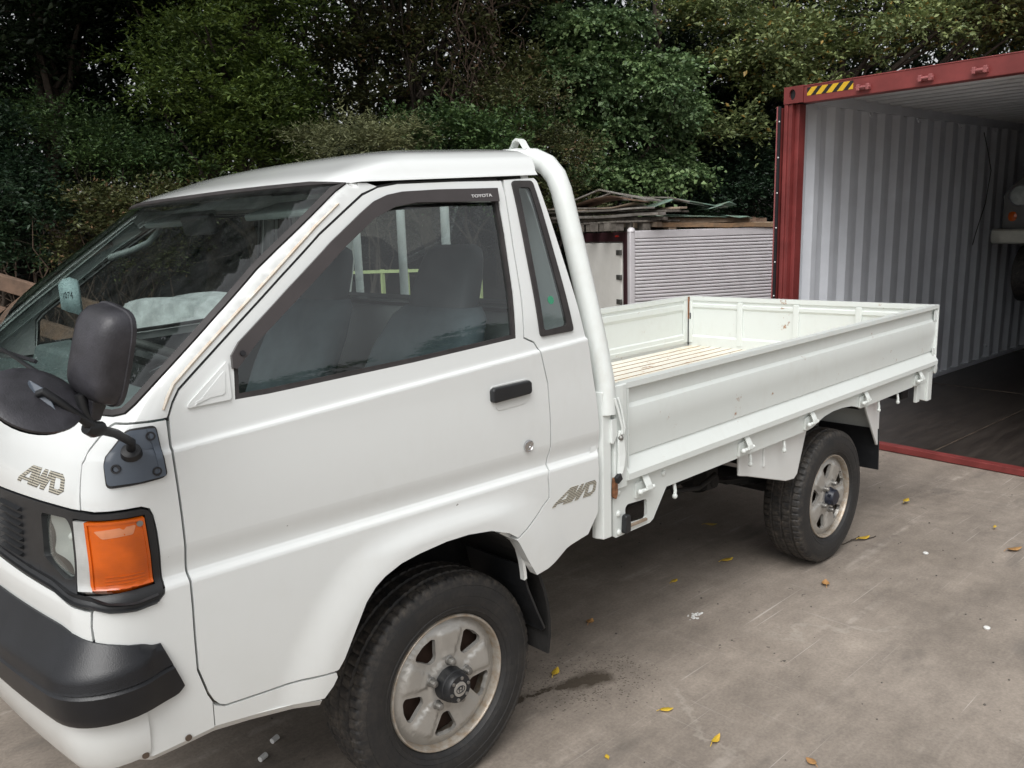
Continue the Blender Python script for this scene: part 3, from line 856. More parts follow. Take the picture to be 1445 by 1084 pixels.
# black weatherstrip that shows in the door gap
ws2 = [(.004,1.215),(-.009,1.248),(-.025,1.272),(-.081,1.319),(-.181,1.402),(-.289,1.489),(-.405,1.578),(-.487,1.630),(-.539,1.662),(-.588,1.6785),(-.66,1.6865),(-.83,1.6865),(-.99,1.685)]
MB().sweep(None, [[Sp(s - .004, z - .004, -.006), Sp(s + .004, z + .004, -.006), Sp(s + .004, z + .004, -.014), Sp(s - .004, z - .004, -.014)] for s, z in ws2]).build('weatherstrip', RUBBER, T)

# roof: dome of rows of constant level
def roof_mesh():
    zs = [1.690, 1.693, 1.697, 1.705, 1.715, 1.725, 1.735, 1.742, 1.748, 1.754, 1.760, 1.766, 1.772, 1.778, 1.783, 1.788, 1.792, 1.796, 1.799, 1.802, 1.804, 1.8055]
    V = []; NRM = []; m = 60
    for i, z in enumerate(zs):
        xr = .425 + .012 * smooth(1.69, 1.74, z)
        s0 = -(xr + .712); s1 = sc(z)
        for k in range(m + 1):
            t = k / m; t = t if t < .6 else t
            s = s0 + (s1 - s0) * t
            p = S(s, z); n = SN(s, z)
            if z < 1.70 and s < -.53:
                p = p + n * (.006 if z < 1.694 else .004)
            V.append(p); NRM.append(n)
    V = np.array(V); NRM = np.array(NRM)
    F = []
    for i in range(len(zs) - 1):
        for k in range(m):
            F.append((i * (m + 1) + k, i * (m + 1) + k + 1, (i + 1) * (m + 1) + k + 1, (i + 1) * (m + 1) + k))
    F = [f[::-1] for f in F]
    nv = len(V)
    V2 = V.copy(); V2[:, 1] = 1.6 - V2[:, 1]; N2 = NRM.copy(); N2[:, 1] *= -1
    F2 = [tuple(i + nv for i in f[::-1]) for f in F]
    allV = np.concatenate([V, V2])
    F3 = []
    # rear cap under the trailing edge and crown filler
    top = (len(zs) - 1) * (m + 1)
    for k in range(m): F3.append((top + k, top + k + 1, nv + top + k + 1, nv + top + k))
    for i in range(len(zs) - 1): F3.append((i * (m + 1), (i + 1) * (m + 1), nv + (i + 1) * (m + 1), nv + i * (m + 1)))
    for k in range(0, 32): F3.append((k, nv + k, nv + k + 1, k + 1))
    me = bpy.data.meshes.new('roof')
    me.from_pydata([tuple(p) for p in allV], [], F + F2 + F3)
    bm = bmesh.new(); bm.from_mesh(me); bmesh.ops.remove_doubles(bm, verts=bm.verts[:], dist=2e-4); bmesh.ops.recalc_face_normals(bm, faces=bm.faces[:]); bm.to_mesh(me); bm.free()
    finish_smooth(me, 45)
    return me
roof = add_obj('roof', roof_mesh(), WHITE, T)
# cab rear wall with its window
_rq = sorted([(z, -s - .712) for s, z in [(-1.127,1.686),(-1.157,1.579),(-1.188,1.442),(-1.213,1.334),(-1.238,1.211),(-1.268,1.041),(-1.287,.904),(-1.264,.86),(-1.262,.698),(-1.217,.638)]])
_xr = pchip([a for a, b in _rq], [b for a, b in _rq])
def Mrear(y, z):
    y = np.asarray(y, float); z = np.asarray(z, float)
    return np.stack([_xr(z) - .012 + 0 * y, y, z + shear(z) * (_xr(z) + .2)], -1)
zz = [.64, .75, .86, .95, 1.05, 1.16, 1.25, 1.35, 1.45, 1.55, 1.65, 1.69]
lo = [(float(yside(_xr(z), np.float64(z))) + .012, z) for z in zz]
rw_o = lo + [(1.6 - a, b) for a, b in lo[::-1]]
rwin = round_poly([(.19, 1.335), (1.41, 1.335), (1.36, 1.645), (.24, 1.645)], .05)
rear_wall = panel('cab_rear_wall', rw_o, WHITE, T, holes=[rwin], M=Mrear, sign=1, db=.06, da=.1, depth=.03)
panel('rear_window_seal', offset_poly(rwin, -.012), RUBBER, rear_wall, holes=[offset_poly(rwin, .014)], M=Mrear, sign=1, off=.006, depth=.046, db=.1)
panel('rear_window_pane', rwin, GLASS, rear_wall, M=Mrear, sign=1, off=-.01, depth=0, db=.1)
MB().box(.33, .50, .06, 1.54, 1.02, 1.05).box(-.75, -.47, .06, 1.54, .64, .68).box(-.47, .50, .06, 1.54, .82, .84).build('cab_floor', DARKIN, T)
panel('headliner', [(.13, -.20), (1.47, -.20), (1.47, .40), (.13, .40)], TRIMG, T, M=lambda y, x: np.stack([x, y, 1.665 + .055 * (x + .2) + 0 * y + .02 * (1 - ((y - .8) / .67)**2)], -1), sign=-1, da=.2, db=.2, depth=.0)

# lamp bezel, lamps
bz = [(sc(1.041), 1.041), (.569,1.042),(.35,1.051)] + bez_top[:13] + [(.30,.885),(.425,.887),(.584,.891),(sc(.891), .891)]
bezel = panel('lamp_bezel', offset_poly(bz, .002), BLACKP, T, mirror=1, off=.004, depth=.02, db=.02,
              holes=[offset_poly([(.205,1.040),(.078,1.040),(.071,.893),(.205,.893)], -.002), offset_poly(round_poly([(.345,1.030),(.232,1.038),(.215,1.02),(.212,.918),(.25,.912),(.345,.940)], .012), 0)])
lamp_o = round_poly([(.343,1.028),(.234,1.036),(.218,1.018),(.214,.921),(.25,.915),(.343,.943)], .012)
hl0 = panel('headlamp', lamp_o, REFLECT, T, off=lambda a, b: -.014 - .028 * np.clip(1 - ((a - .280) / .072)**2 - ((b - .975) / .066)**2, 0, 1), depth=.01, db=.008, da=.008)
panel('lamp_glass', lamp_o, LENSG, hl0, off=lambda a, b: -.010 + .014 * np.clip(1 - ((a - .28) / .075)**2, 0, 1) * np.clip(1 - ((b - .975) / .07)**2, 0, 1), depth=.006, db=.01, da=.01)
MB().sphere(Sp(.280, .985, -.028), .010, 12, 8).build('lamp_bulb', PRINTW, hl0, smooth=60)
panel('headlamp', lamp_o, LAMP, T, off=-.006, depth=.01, db=.02, da=.02, mirror=2)
cl_o = [(.204,1.038),(.1765,1.039),(.1755,.897),(.203,.897)]
or_o = [(.174,1.039),(.080,1.039),(.073,.894),(.130,.894),(.173,.897)]
def lamp_off(a, b): return .008 - .010 * smooth(.004, .0, np.minimum(np.minimum(a - .073, .205 - a), np.minimum(b - .893, 1.040 - b)))
for mir in (0, 2):
    panel('position_lamp', cl_o, CLEAR, T, off=.006, depth=.012, db=.02, da=.01, mirror=mir)
    tl = panel('turn_signal_lamp', or_o, ORANGE, T, off=.009, depth=.014, db=.02, da=.02, mirror=mir)
    if mir == 0:
        panel('lens_rim', or_o, ORANGE, tl, holes=[offset_poly(or_o, .005)], off=.0115, depth=.003, db=.02, da=.02)
        for zr in (.912, .920, .928): panel('lens_rib', [(.150, zr), (.088, zr), (.088, zr + .0022), (.150, zr + .0022)], ORANGE, tl, off=.0102, depth=.0015, db=.02, da=.02)
        panel('lens_reflection', round_poly([(.160,1.022),(.094,1.028),(.100,1.010),(.148,1.006)], .004), lens_mat('lens_reflection', (0.70, 0.27, 0.13)), tl, off=.0096, depth=.001, db=.01)  # paler patch paints a reflection onto the top of the lens
        MB().lathe([(0, .006), (.003, .006), (.003, .0)], Sp(.088, 1.029, .009), SN(.088, 1.029), 12).build('lens_screw', DULLM, tl)
# small louvres between the lamp and the grille, and the grille bars
for i in range(7):
    z = 1.018 - i * .0165
    gb = MB()
    gb.sweep(None, [[Sp(s, z + .004, .004), Sp(s, z - .001, .013), Sp(s, z - .006, .004), Sp(s, z - .001, .002)] for s in (.445, .47, .50, .53, .56)])
    gb.build('louvre', BLACKP, bezel, smooth=50)
gb = MB()
for s0, s1 in ((.60, .64),):
    gb.prism([(.60, 1.03), (.60, .905), (.66, .905), (.66, 1.03)], lambda a, b, t: tuple(Sp(a, b, t)), .002, .012)
gb.build('grille_badge_bar', WHITE, bezel, bevel=.002)
bl = MB()
for dz in (.0, .012):
    bl.sweep(None, [[Sp(s, z + dz + .003, .004), Sp(s, z + dz, .009), Sp(s, z + dz - .003, .004)] for s, z in [(q, float(np.interp(q, [.070,.11,.158,.185,.30,.42,.58], [.863,.859,.866,.876,.889,.891,.895]))) for q in np.linspace(.070, .58, 60)]])
bl.build('bezel_rib', BLACKP, bezel, smooth=50)

# bumper: section swept round the nose
def sweep_nose(name, sec_fn, svals, zref, mat, mirror=True, cap=True, smoothang=35):
    fr = [[Sp(s + (q[2] if len(q) > 2 else 0), q[1], q[0]) for q in sec_fn(s)] for s in svals]
    ctr = list(svals)
    if mirror:
        fr2 = [[Vector((p.x, 1.6 - p.y, p.z)) for p in f] for f in fr[::-1]]
        fr = fr + fr2
    return MB().sweep(None, fr).build(name, mat, T, smooth=smoothang)
def bsec(s):
    return [(o_, z_, .042 * min(1, max(0, (z_ - .65) / .12)) * (1 - float(smooth(.03, .12, s)))) for o_, z_ in bsec0(s)]
def bsec0(s):
    k = float(smooth(.02, .22, s)); e = float(smooth(.0, .06, s)); q = float(smooth(.12, .30, s))
    d = .012 + .046 * k
    z0 = .772 + .052 * float(smooth(.03, .30, s)); zc = .764 - .012 * k
    zl = .655 - .004 * k
    w = 1 - (1 - e) * .55
    zm = .71
    return [(-.02, z0), (.004, z0), (d * .78, zm + (zc + .008 - zm) * w), (d * .90, zm + (zc - .000 - zm) * w), (d * .97, zm + (zc - .010 - zm) * w), (d, zm + (zc - .024 - zm) * w), (d + .002, .724), (d - .003, .720), (d + .002, .714), (d + .001, zm + (zl + .02 - zm) * w), (d * .85, zm + (zl - zm) * w), (0, zm + (zl - .004 - zm) * w), (-.02, zm + (zl - .004 - zm) * w)]
sv_b = [.034, .038, .044, .052] + [.062 + .012 * i for i in range(28)] + [.41, .45, .50, .56, .64, .72, .84, .92]
bump_o = sweep_nose('bumper', bsec, sv_b, .7, BUMPER, smoothang=36)
def vsec(s):
    k = float(smooth(.10, .26, s))
    d = .002 + .028 * k
    return [(-.01, .66), (d, .66), (d + .004, .60), (d + .002, .555 - .01 * k), (d - .006, .536 - .018 * k), (d - .02, .530 - .02 * k), (-.03, .530 - .02 * k)]
sweep_nose('front_valance', vsec, [.115, .13, .15, .17, .19, .22, .25, .29, .34, .42, .52, .64, .78, .92], .6, WHITE)
MB().box(-.82, -.55, .20, 1.4, .50, .60).build('crossmember', UNDER, T)
for s in (.125, .04):
    MB().lathe([(0, .007), (.003, .007), (.003, 0)], Sp(s, .541, .001), SN(s, .54), 12).build('valance_bolt', simple('old_bolt', (0.10, 0.07, 0.05), 0.7), T)

# 4WD emblems: cut letters laid on the body
def emblem(name, corners, parent, mats=EMBLEM):
    A, B, C, D = [Vector(c) for c in corners]   # lower left, upper left, upper right, lower right as read
    def at(u, v): return (A * (1 - u) + D * u) * (1 - v) + (B * (1 - u) + C * u) * v
    L = []
    # 4
    L.append(([(0.0, 0.0), (.06, 0.0), (.30, 1), (.30, 1.0), (.20, 1)][0:0], []))
    four = [(.00, .0), (.0, .22), (.215, 1.0), (.335, 1.0), (.335, .0), (.245, .0), (.245, .16), (.08, .16), (.08, .0)]
    four_h = [(.115, .33), (.245, .33), (.245, .74)]
    w = [(.345, .0), (.345, 1.0), (.44, 1.0), (.44, .42), (.53, 1.0), (.60, 1.0), (.60, .42), (.66, 1.0), (.70, 1.0), (.70, .62), (.60, .0), (.52, .0), (.52, .36), (.45, .0)]
    d = [(.715, .0), (.715, 1.0), (.94, 1.0), (1.0, .80), (1.0, .26), (.90, .0)]
    d_h = [(.80, .24), (.80, .76), (.91, .76), (.925, .68), (.925, .33), (.885, .24)]
    for nm, o, h in (('letter', four, [four_h]), ('letter', w, []), ('letter', d, [d_h])):
        oo = [tuple(at(*p)) for p in o]; hh = [[tuple(at(*p)) for p in x] for x in h]
        panel(nm, oo, mats, parent, holes=hh, off=.0012, depth=.001, da=.02, db=.02)
emb1 = panel('emblem_base', [(-1.02,.70),(-1.021,.70),(-1.021,.701)], EMBLEM, quarter, off=-.02, depth=0)
bpy.data.objects.remove(emb1)
emblem('emblem', [(-1.053,.766),(-1.105,.812),(-1.254,.809),(-1.243,.764)], quarter)
emblem('emblem', [(.467,1.074),(.428,1.114),(.246,1.116),(.248,1.076)], roof_t)

# ---- mirrors
mo = round_poly([(.13,1.150),(.078,1.206),(.030,1.210),(.024,1.112),(.034,1.106),(.131,1.100)], .010)
br = panel('mirror_bracket', mo, RUBBER, T, off=.004, depth=.006, db=.02)
mi = round_poly(offset_poly([(.13,1.150),(.078,1.206),(.030,1.210),(.024,1.112),(.034,1.106),(.131,1.100)], .005), .008)
panel('bracket_plate', mi, GREYP, br, off=.012, depth=.009, db=.02)
panel('plate_ridge', [(.046,1.204),(.034,1.204),(.030,1.112),(.042,1.112)], GREYP, br, off=.0135, depth=.003, db=.02)
for s, z in ((.108,1.137),(.044,1.190),(.046,1.124)):
    MB().lathe([(-.002, .009), (.002, .009), (.002, .006), (-.001, .005), (-.001, 0)], Sp(s, z, .012), SN(s, z), 14).build('bracket_bolt', BLACKS, br, smooth=40)
ms = MB()
p0 = Sp(.080, 1.160, .008)
ms.tube([p0 + Vector((0, .01, -.012)), p0, p0 + Vector((-.004, -.022, .028)), (-.838, -.058, 1.222), (-.872, -.092, 1.240), (-.890, -.105, 1.249)], .0085, 12)
ms.tube([(-.884, -.103, 1.246), (-.893, -.106, 1.256), (-.900, -.108, 1.285), (-.902, -.108, 1.310)], [.012, .010, .009, .009], 12)
ms.tube([(-.890, -.110, 1.252), (-.912, -.118, 1.276), (-.940, -.120, 1.306), (-.958, -.118, 1.325), (-.964, -.108, 1.320)], [.008, .0075, .007, .007, .007], 10)
ms.tube([(-.872, -.094, 1.243), (-.888, -.104, 1.246), (-.900, -.110, 1.252)], [.013, .015, .011], 12)
arm = ms.build('mirror_arm', BLACKP, br, smooth=50)
# socket of the bracket
MB().lathe([(0, .020), (.012, .018), (.014, .012), (.014, 0)], Sp(.080, 1.156, .009), SN(.08, 1.156), 16).build('arm_socket', BLACKP, br, smooth=40)
# housing: rounded shell, convex side ahead
def housing(c, w, h, dpt, fwd, up):
    c = Vector(c); fwd = Vector(fwd).normalized(); up = Vector(up); up = (up - fwd * up.dot(fwd)).normalized(); rt = fwd.cross(up)
    lv = [(-.0, 1.0), (.02, 1.035), (.16, 1.035), (.18, 1.0), (.35, .985), (.60, .94), (.80, .83), (.93, .62), (1.0, .30)]
    fr = []
    n = 40
    for t, sc_ in lv:
        ring_ = []
        for k in range(n):
            th = 2 * PI * k / n
            ct, st = math.cos(th), math.sin(th)
            e = 4.2
            x = math.copysign(abs(ct)**(2 / e), ct); z = math.copysign(abs(st)**(2 / e), st)
            sx = w / 2 * sc_ * (1 - .10 * (z + 1) / 2 * .8); sz = h / 2 * sc_
            ring_.append(c + rt * x * sx + up * z * sz + fwd * dpt * t)
        fr.append(ring_)
    return fr, (c, fwd, up, rt)
fr, ax = housing((-.846, -.116, 1.374), .116, .168, .056, (-.80, -.26, .10), (.29, -.22, 1))
hm = MB().sweep(None, fr).build('mirror_housing', FADED, T, smooth=50)
c, fw, up_, rt_ = ax
MB().obox(c + fw * .002, rt_ * .042, up_ * .070, fw * .0015).build('mirror_glass', CHROME, hm)
MB().sweep(None, [[c + rt_ * (x + dx) + up_ * (z) + fw * d for dx, z, d in ((-.020, -.078, .004), (.020, -.078, .004), (.016, -.118, .010), (-.016, -.118, .010))] for x in (0,)] + [[c + rt_ * dx + up_ * z + fw * d for dx, z, d in ((-.020, -.078, .034), (.020, -.078, .034), (.016, -.118, .030), (-.016, -.118, .030))]]).build('housing_neck', FADED, hm, bevel=.003)
# round under mirror
dc = Vector((-.968, -.098, 1.308)); dn = Vector((.22, -.60, .72)).normalized()
rm = MB().lathe([(-.012, .0), (-.011, .05), (-.006, .068), (-.001, .0735), (.004, .074), (.006, .071), (.010, .055), (.013, .03), (.014, 0)], dc, dn, 40).build('round_mirror', FADED, T, smooth=50)
MB().lathe([(-.0125, .066), (-.0145, .04), (-.016, 0)], dc, dn, 32).build('mirror_glass', CHROME, rm, smooth=40)
mt = dn.orthogonal().normalized()
MB().obox(dc + dn * .017 + Vector((.004, .0, -.006)), Vector((.011, -.009, -.010)) * .9, dn * .005, Vector((.004, -.012, -.022)) * .8).build('mirror_mount', GREYP, rm, bevel=.002)

# ---- wipers on the windscreen, cowl strip
def wp(v, z, off):
    z = np.float64(z); r, b, f0, x1, s1, wf = _cp(z)
    s = s1 + 1.5708 * r + (wf - r - v)
    return Sp(s, z, off)
cw = MB()
cw.sweep(None, [[wp(v, 1.262, .006), wp(v, 1.244, .014), wp(v, 1.222, .010), wp(v, 1.222, .0)] for v in np.linspace(-.58, .58, 15)])
cw.build('cowl_strip', simple('cowl', (0.055, 0.062, 0.07), 0.5, var=0.25, scale=30), T, smooth=50)
for va, vb, za, zb in ((.46, .02, 1.262, 1.300), (-.08, -.52, 1.262, 1.298)):
    wm_ = MB().tube([wp(va, za - .012, .018), wp(va, za, .026), wp((va + vb) / 2 + .02, (za + zb) / 2 + .002, .028), wp(vb, zb, .020)], [.008, .007, .005, .004], 8).build('wiper_arm', BLACKP, T, smooth=50)
    MB().sweep(None, [[wp(v, z + .003, .008), wp(v, z + .003, .015), wp(v, z - .003, .015), wp(v, z - .003, .008)] for v, z in [(vb + .26 - .5 * t, zb - .006 + .004 * math.sin(t * 3)) for t in (0, .25, .5, .75, 1)]]).build('wiper_blade', BLACKS, wm_)

# ---- interior
dash = MB()
dash.sweep(None, [[(x, y, z) for x, z in ((-.82,1.205),(-.70,1.212),(-.58,1.200),(-.52,1.170),(-.49,1.11),(-.52,1.0),(-.58,.88),(-.66,.74),(-.80,.74))] for y in (.10, .3, .6, .9, 1.2, 1.5)])
dash_o = dash.build('dashboard', DASH, T, bevel=.01, smooth=40)
MB().sweep(None, [[(x, y, z) for x, z in ((-.64,1.19),(-.62,1.255),(-.52,1.262),(-.47,1.235),(-.48,1.15),(-.60,1.14))] for y in (.98, 1.02, 1.34, 1.38)]).build('instrument_hood', DASH, dash_o, bevel=.012, smooth=40)
sw = MB()
wc = Vector((-.335, 1.17, 1.225)); wa = Vector((.42, 0, .91)).normalized()
e1 = Vector((0, 1, 0)); e2 = wa.cross(e1)
pth = [wc + (e1 * math.cos(t) + e2 * math.sin(t)) * .19 for t in np.linspace(0, 2 * PI, 37)]
sw.tube(pth, .0145, 10, cap=False)
swo = sw.build('steering_wheel', simple('wheel_grey', (0.045, 0.047, 0.045), 0.55, var=0.15), T, smooth=60)
sp = MB()
for a in (R(200), R(340), R(90)):
    sp.tube([wc - wa * .03, wc + (e1 * math.cos(a) + e2 * math.sin(a)) * .185], [.026, .012], 8)
sp.lathe([(-.05, .03), (-.02, .055), (.0, .05), (.004, 0)], wc - wa * .015, wa, 20)
sp.build('wheel_spokes', DARKIN, swo, smooth=50)
MB().tube([wc - wa * .03, wc - wa * .30], [.035, .045], 14).build('steering_column', DARKIN, T, smooth=50)
MB().tube([(-.40, 1.0, 1.17), (-.38, .96, 1.19), (-.35, .90, 1.21)], [.007, .006, .009], 8).build('column_stalk', CHROME, T, smooth=50)
def seat(y):
    w = .24; dxs = .075
    def slab(pts, hw, rr=.03):
        fr = []
        for (x, z, t, k) in pts:
            ring_ = []
            for q in range(20):
                th = 2 * PI * q / 20
                ct, st = math.cos(th), math.sin(th); e = 3.2
                ring_.append((x + dxs + math.copysign(abs(st)**(2 / e), st) * t / 2, y + math.copysign(abs(ct)**(2 / e), ct) * hw * k, z))
            fr.append(ring_)
        return fr
    b = MB().sweep(None, slab([(.02,.92,.10,.9),(.03,.94,.15,1),(.10,1.10,.15,1.02),(.16,1.22,.14,1.0),(.215,1.315,.125,.86),(.235,1.345,.11,.70)], w))
    bk = b.build('seat_back', FABRIC, T, smooth=50)
    h = MB().sweep(None, slab([(.232,1.335,.10,.60),(.24,1.36,.115,.60),(.265,1.43,.115,.56),(.285,1.49,.11,.50),(.295,1.52,.095,.44),(.30,1.535,.06,.32)], w))
    h.build('headrest', VINYL, bk, smooth=50)
    c = MB()
    fr = []
    for x, z, t, k in ((-.42,.86,.05,.9),(-.40,.87,.12,.98),(-.20,.875,.15,1.0),(.02,.87,.15,1.0),(.06,.87,.12,.96)):
        ring_ = []
        for q in range(20):
            th = 2 * PI * q / 20; ct, st = math.cos(th), math.sin(th); e = 3.5
            ring_.append((x, y + math.copysign(abs(ct)**(2 / e), ct) * w * k, z + math.copysign(abs(st)**(2 / e), st) * t / 2))
        fr.append(ring_)
    c.sweep(None, fr).build('seat_cushion', FABRIC, T, smooth=50)
seat(.43); seat(1.17)
MB().tube([(-.335,1.455,1.522),(-.318,1.425,1.532),(-.275,1.415,1.545),(-.215,1.415,1.570),(-.170,1.425,1.610),(-.150,1.452,1.636)], .011, 10).build('grab_handle', TRIMG, T, smooth=60)
for yy, k in ((.42, -1), (1.18, 1)):
    MB().obox((-.19, yy, 1.642), (.055, 0, .018), (0, .17, 0), (-.003, 0, .009)).build('sun_visor', TRIMG, T, bevel=.006)
MB().obox((-.285, .8, 1.615), (.012, 0, .004), (0, .10, 0), (-.006, 0, .028)).build('rearview_mirror', BLACKP, T, bevel=.008)
# A pillar trim inside the far side
panel('pillar_trim', [(.06,1.262),(-.02,1.255),(-.20,1.40),(-.41,1.565),(-.50,1.62),(-.47,1.655),(-.29,1.535),(-.12,1.41)], TRIMG, T, off=-.03, depth=.006, mirror=2, db=.05)
# auction card on the glass
crd = MB()
cp = [[(-.548,1.305,1.447),(-.542,1.325,1.368)],[(-.535,1.300,1.462),(-.527,1.318,1.358)],[(-.515,1.296,1.468),(-.508,1.312,1.350)],[(-.494,1.30,1.459),(-.492,1.304,1.342)],[(-.484,1.315,1.450),(-.486,1.300,1.340)]]
V = [Vector(p) for row in cp for p in row]
crd.add(V, [(i * 2, i * 2 + 1, i * 2 + 3, i * 2 + 2) for i in range(len(cp) - 1)])
card = crd.build('number_card', CARD, T, smooth=80)
card.modifiers.new('solid', 'SOLIDIFY').thickness = .0012

def text_mesh(body, size, fn, name, mat, parent, extrude=.0004):
    cu = bpy.data.curves.new('text_tmp', 'FONT'); cu.body = body; cu.size = size; cu.align_x = 'CENTER'; cu.align_y = 'CENTER'; cu.extrude = extrude
    o = bpy.data.objects.new('text_tmp', cu); COL.objects.link(o)
    dg = bpy.context.evaluated_depsgraph_get()
    me = bpy.data.meshes.new_from_object(o.evaluated_get(dg))
    bpy.data.objects.remove(o); bpy.data.curves.remove(cu)
    for v in me.vertices: v.co = fn(v.co.x, v.co.y, v.co.z)
    me.materials.clear()
    me.name = name
    return add_obj(name, me, mat, parent)
cA, cB = Vector((-.541, 1.3125, 1.4075)), Vector((-.499, 1.306, 1.402))
cu_ = (cB - cA); 
cn = (Vector((-.542,1.325,1.368)) - Vector((-.548,1.305,1.447))); 
cx = cu_.normalized(); cy = (-(cn)).normalized(); cz = cx.cross(cy).normalized()
if cz.dot(Vector((-1.3, -1.6, 1.55)) - cA) < 0: cz = -cz
cm = (cA + cB) / 2
def card_pt(x, y, z):
    u = min(.999, max(0, .33 + x / .068 * .50)) * 4; i = int(u); t = u - i
    tp = Vector(cp[i][0]).lerp(Vector(cp[i + 1][0]), t); bt = Vector(cp[i][1]).lerp(Vector(cp[i + 1][1]), t)
    p = tp.lerp(bt, .5 - y / .10)
    return p + (Vector((-1.306, -1.625, 1.55)) - p).normalized() * (.002 + z)
text_mesh('1074', .027, card_pt, 'card_number', INK, card)
MB().lathe([(0, .012), (.0008, .012), (.0008, 0)], Sp(-1.098, 1.365, .0035), SN(-1.098, 1.365), 20).build('green_sticker', simple('sticker_green', (0.05, 0.30, 0.17), 0.5, var=.1), quarter)
text_mesh('TOYOTA', .0155, lambda x, y, z: Sp(-.905 - x * 1.15, 1.639 + y * .72, .0115 + z), 'visor_lettering', PRINTW, visor)
# ------------------------------------------------------------------ cargo bed
def B(x, y, z): return (x, y, z + (x - 1.9) * .018)
XF, XR, ZT, ZB, ZF = .691, 3.308, 1.1115, .7945, .786
# closed cross-section of a drop side, outer face first (d = distance in from the outer plane)
SIDE = [(0, ZT), (0, ZT - .018), (.003, ZT - .020), (.020, ZT - .020), (.021, ZT - .048), (.020, ZT - .074), (.011, ZT - .087), (.0085, ZT - .10), (.0085, ZT - .153), (.0115, ZT - .167), (.015, ZT - .243), (.020, ZT - .249), (.018, ZT - .254), (-.010, ZT - .292), (-.012, ZT - .296), (-.012, ZB), (-.006, ZB - .001),
        (.030, ZB - .001), (.034, ZB + .03), (.030, ZB + .036), (.030, ZB + .060), (.020, ZB + .068), (.020, ZT - .105), (.030, ZT - .085), (.030, ZT - .055), (.024, ZT - .050), (.024, ZT - .034), (.034, ZT - .026), (.034, ZT)]
def side_panel(y0, sgn, name):
    b = MB(B)
    xs = [XF, XF + .012] + list(np.linspace(XF + .05, XR - .06, 12)) + [XR - .022, XR - .012]
    b.sweep(None, [[(x, y0 + sgn * d, z) for d, z in SIDE] for x in xs])
    return b.build(name, BEDW, T, smooth=20)
sp_n = side_panel(0.0, 1, 'side_panel')
sp_f = side_panel(1.6, -1, 'side_panel')
# end frames
def endframe(y0, sgn, par):
    b = MB(B)
    b.prism([(-.055, 0), (-.050, .0), (-.02, -.004), (.0, -.003), (.004, .0), (.004, .026), (-.01, .034), (-.045, .034), (-.058, .02)], lambda a, c, t: (XF + a, y0 + sgn * c, t), ZB - .022, ZT)
    b.build('end_post', BEDW, par, bevel=.004)
    b = MB(B)
    b.box(XF + .006, XF + .012, y0 + sgn * -.002 - .0, y0 + sgn * .02, ZB, ZT - .02)
    b.build('end_flange', BEDW, par)
    b = MB(B)
    b.prism([(0, .0), (.010, .0), (.010, .034), (0, .034)], lambda a, c, t: (XR - .014 + a, y0 + sgn * c, t), ZB - .01, ZT - .0015)
    b.box(XR - .05, XR - .016, y0 + sgn * .008 - .002, y0 + sgn * .008 + .002, ZT - .085, ZT - .03)
    b.box(XR - .05, XR - .016, y0 + sgn * .008 - .002, y0 + sgn * .008 + .002, ZB + .035, ZB + .09)
    b.build('rear_strap', BEDW, par, bevel=.0015)
    for xx in (XF + .03, XR - .06):
        b = MB(B); yi = y0 + sgn * .034
        b.box(xx - .022, xx + .022, min(yi, yi + sgn * -.012), max(yi, yi + sgn * -.012), ZB + .01, ZT - .02)
        b.build('inner_stile', BEDW, par, bevel=.003)
endframe(0, 1, sp_n); endframe(1.6, -1, sp_f)
# headboard below the guard frame
hbm = MB(B)
hbm.box(.650, .672, .03, 1.57, ZF, ZT - .005)
hbm.build('headboard', BEDW, T, bevel=.004)
# tailgate
tg = MB(B)
TX = XR - .004
prof = [(TX, ZT - .001), (TX, ZT - .02), (TX - .008, ZT - .03), (TX - .008, ZB + .04), (TX, ZB + .03), (TX, ZB - .016), (TX - .026, ZB - .016), (TX - .028, ZB + .05), (TX - .019, ZB + .062), (TX - .019, ZT - .082), (TX - .028, ZT - .07), (TX - .028, ZT - .052), (TX - .021, ZT - .046), (TX - .021, ZT - .034), (TX - .030, ZT - .026), (TX - .030, ZT - .001)]
tg.sweep(None, [[(x, y, z) for x, z in prof] for y in np.linspace(.012, 1.588, 9)])
tgo = tg.build('tailgate', BEDW, T, smooth=35)
for y in (.045, .42, .80, 1.18, 1.555):
    w = .020 if y in (.045, 1.555) else .018
    b = MB(B); b.box(TX - .033, TX - .017, y - w, y + w, ZB + .008, ZT - .03); b.build('stiffener', BEDW, tgo, bevel=.004)
b = MB(B); b.box(TX - .038, TX - .031, 1.556, 1.566, ZT - .15, ZT - .004); b.build('corner_catch', RUST, tgo)
b = MB(B); b.box(TX - .036, TX - .031, 1.560, 1.566, ZB - .006, ZT - .15); b.build('corner_gap', BLACKS, tgo)
b = MB(B); b.box(TX - .034, TX - .030, 1.545, 1.553, ZT - .15, ZT - .11); b.build('latch_slot', BLACKS, tgo)
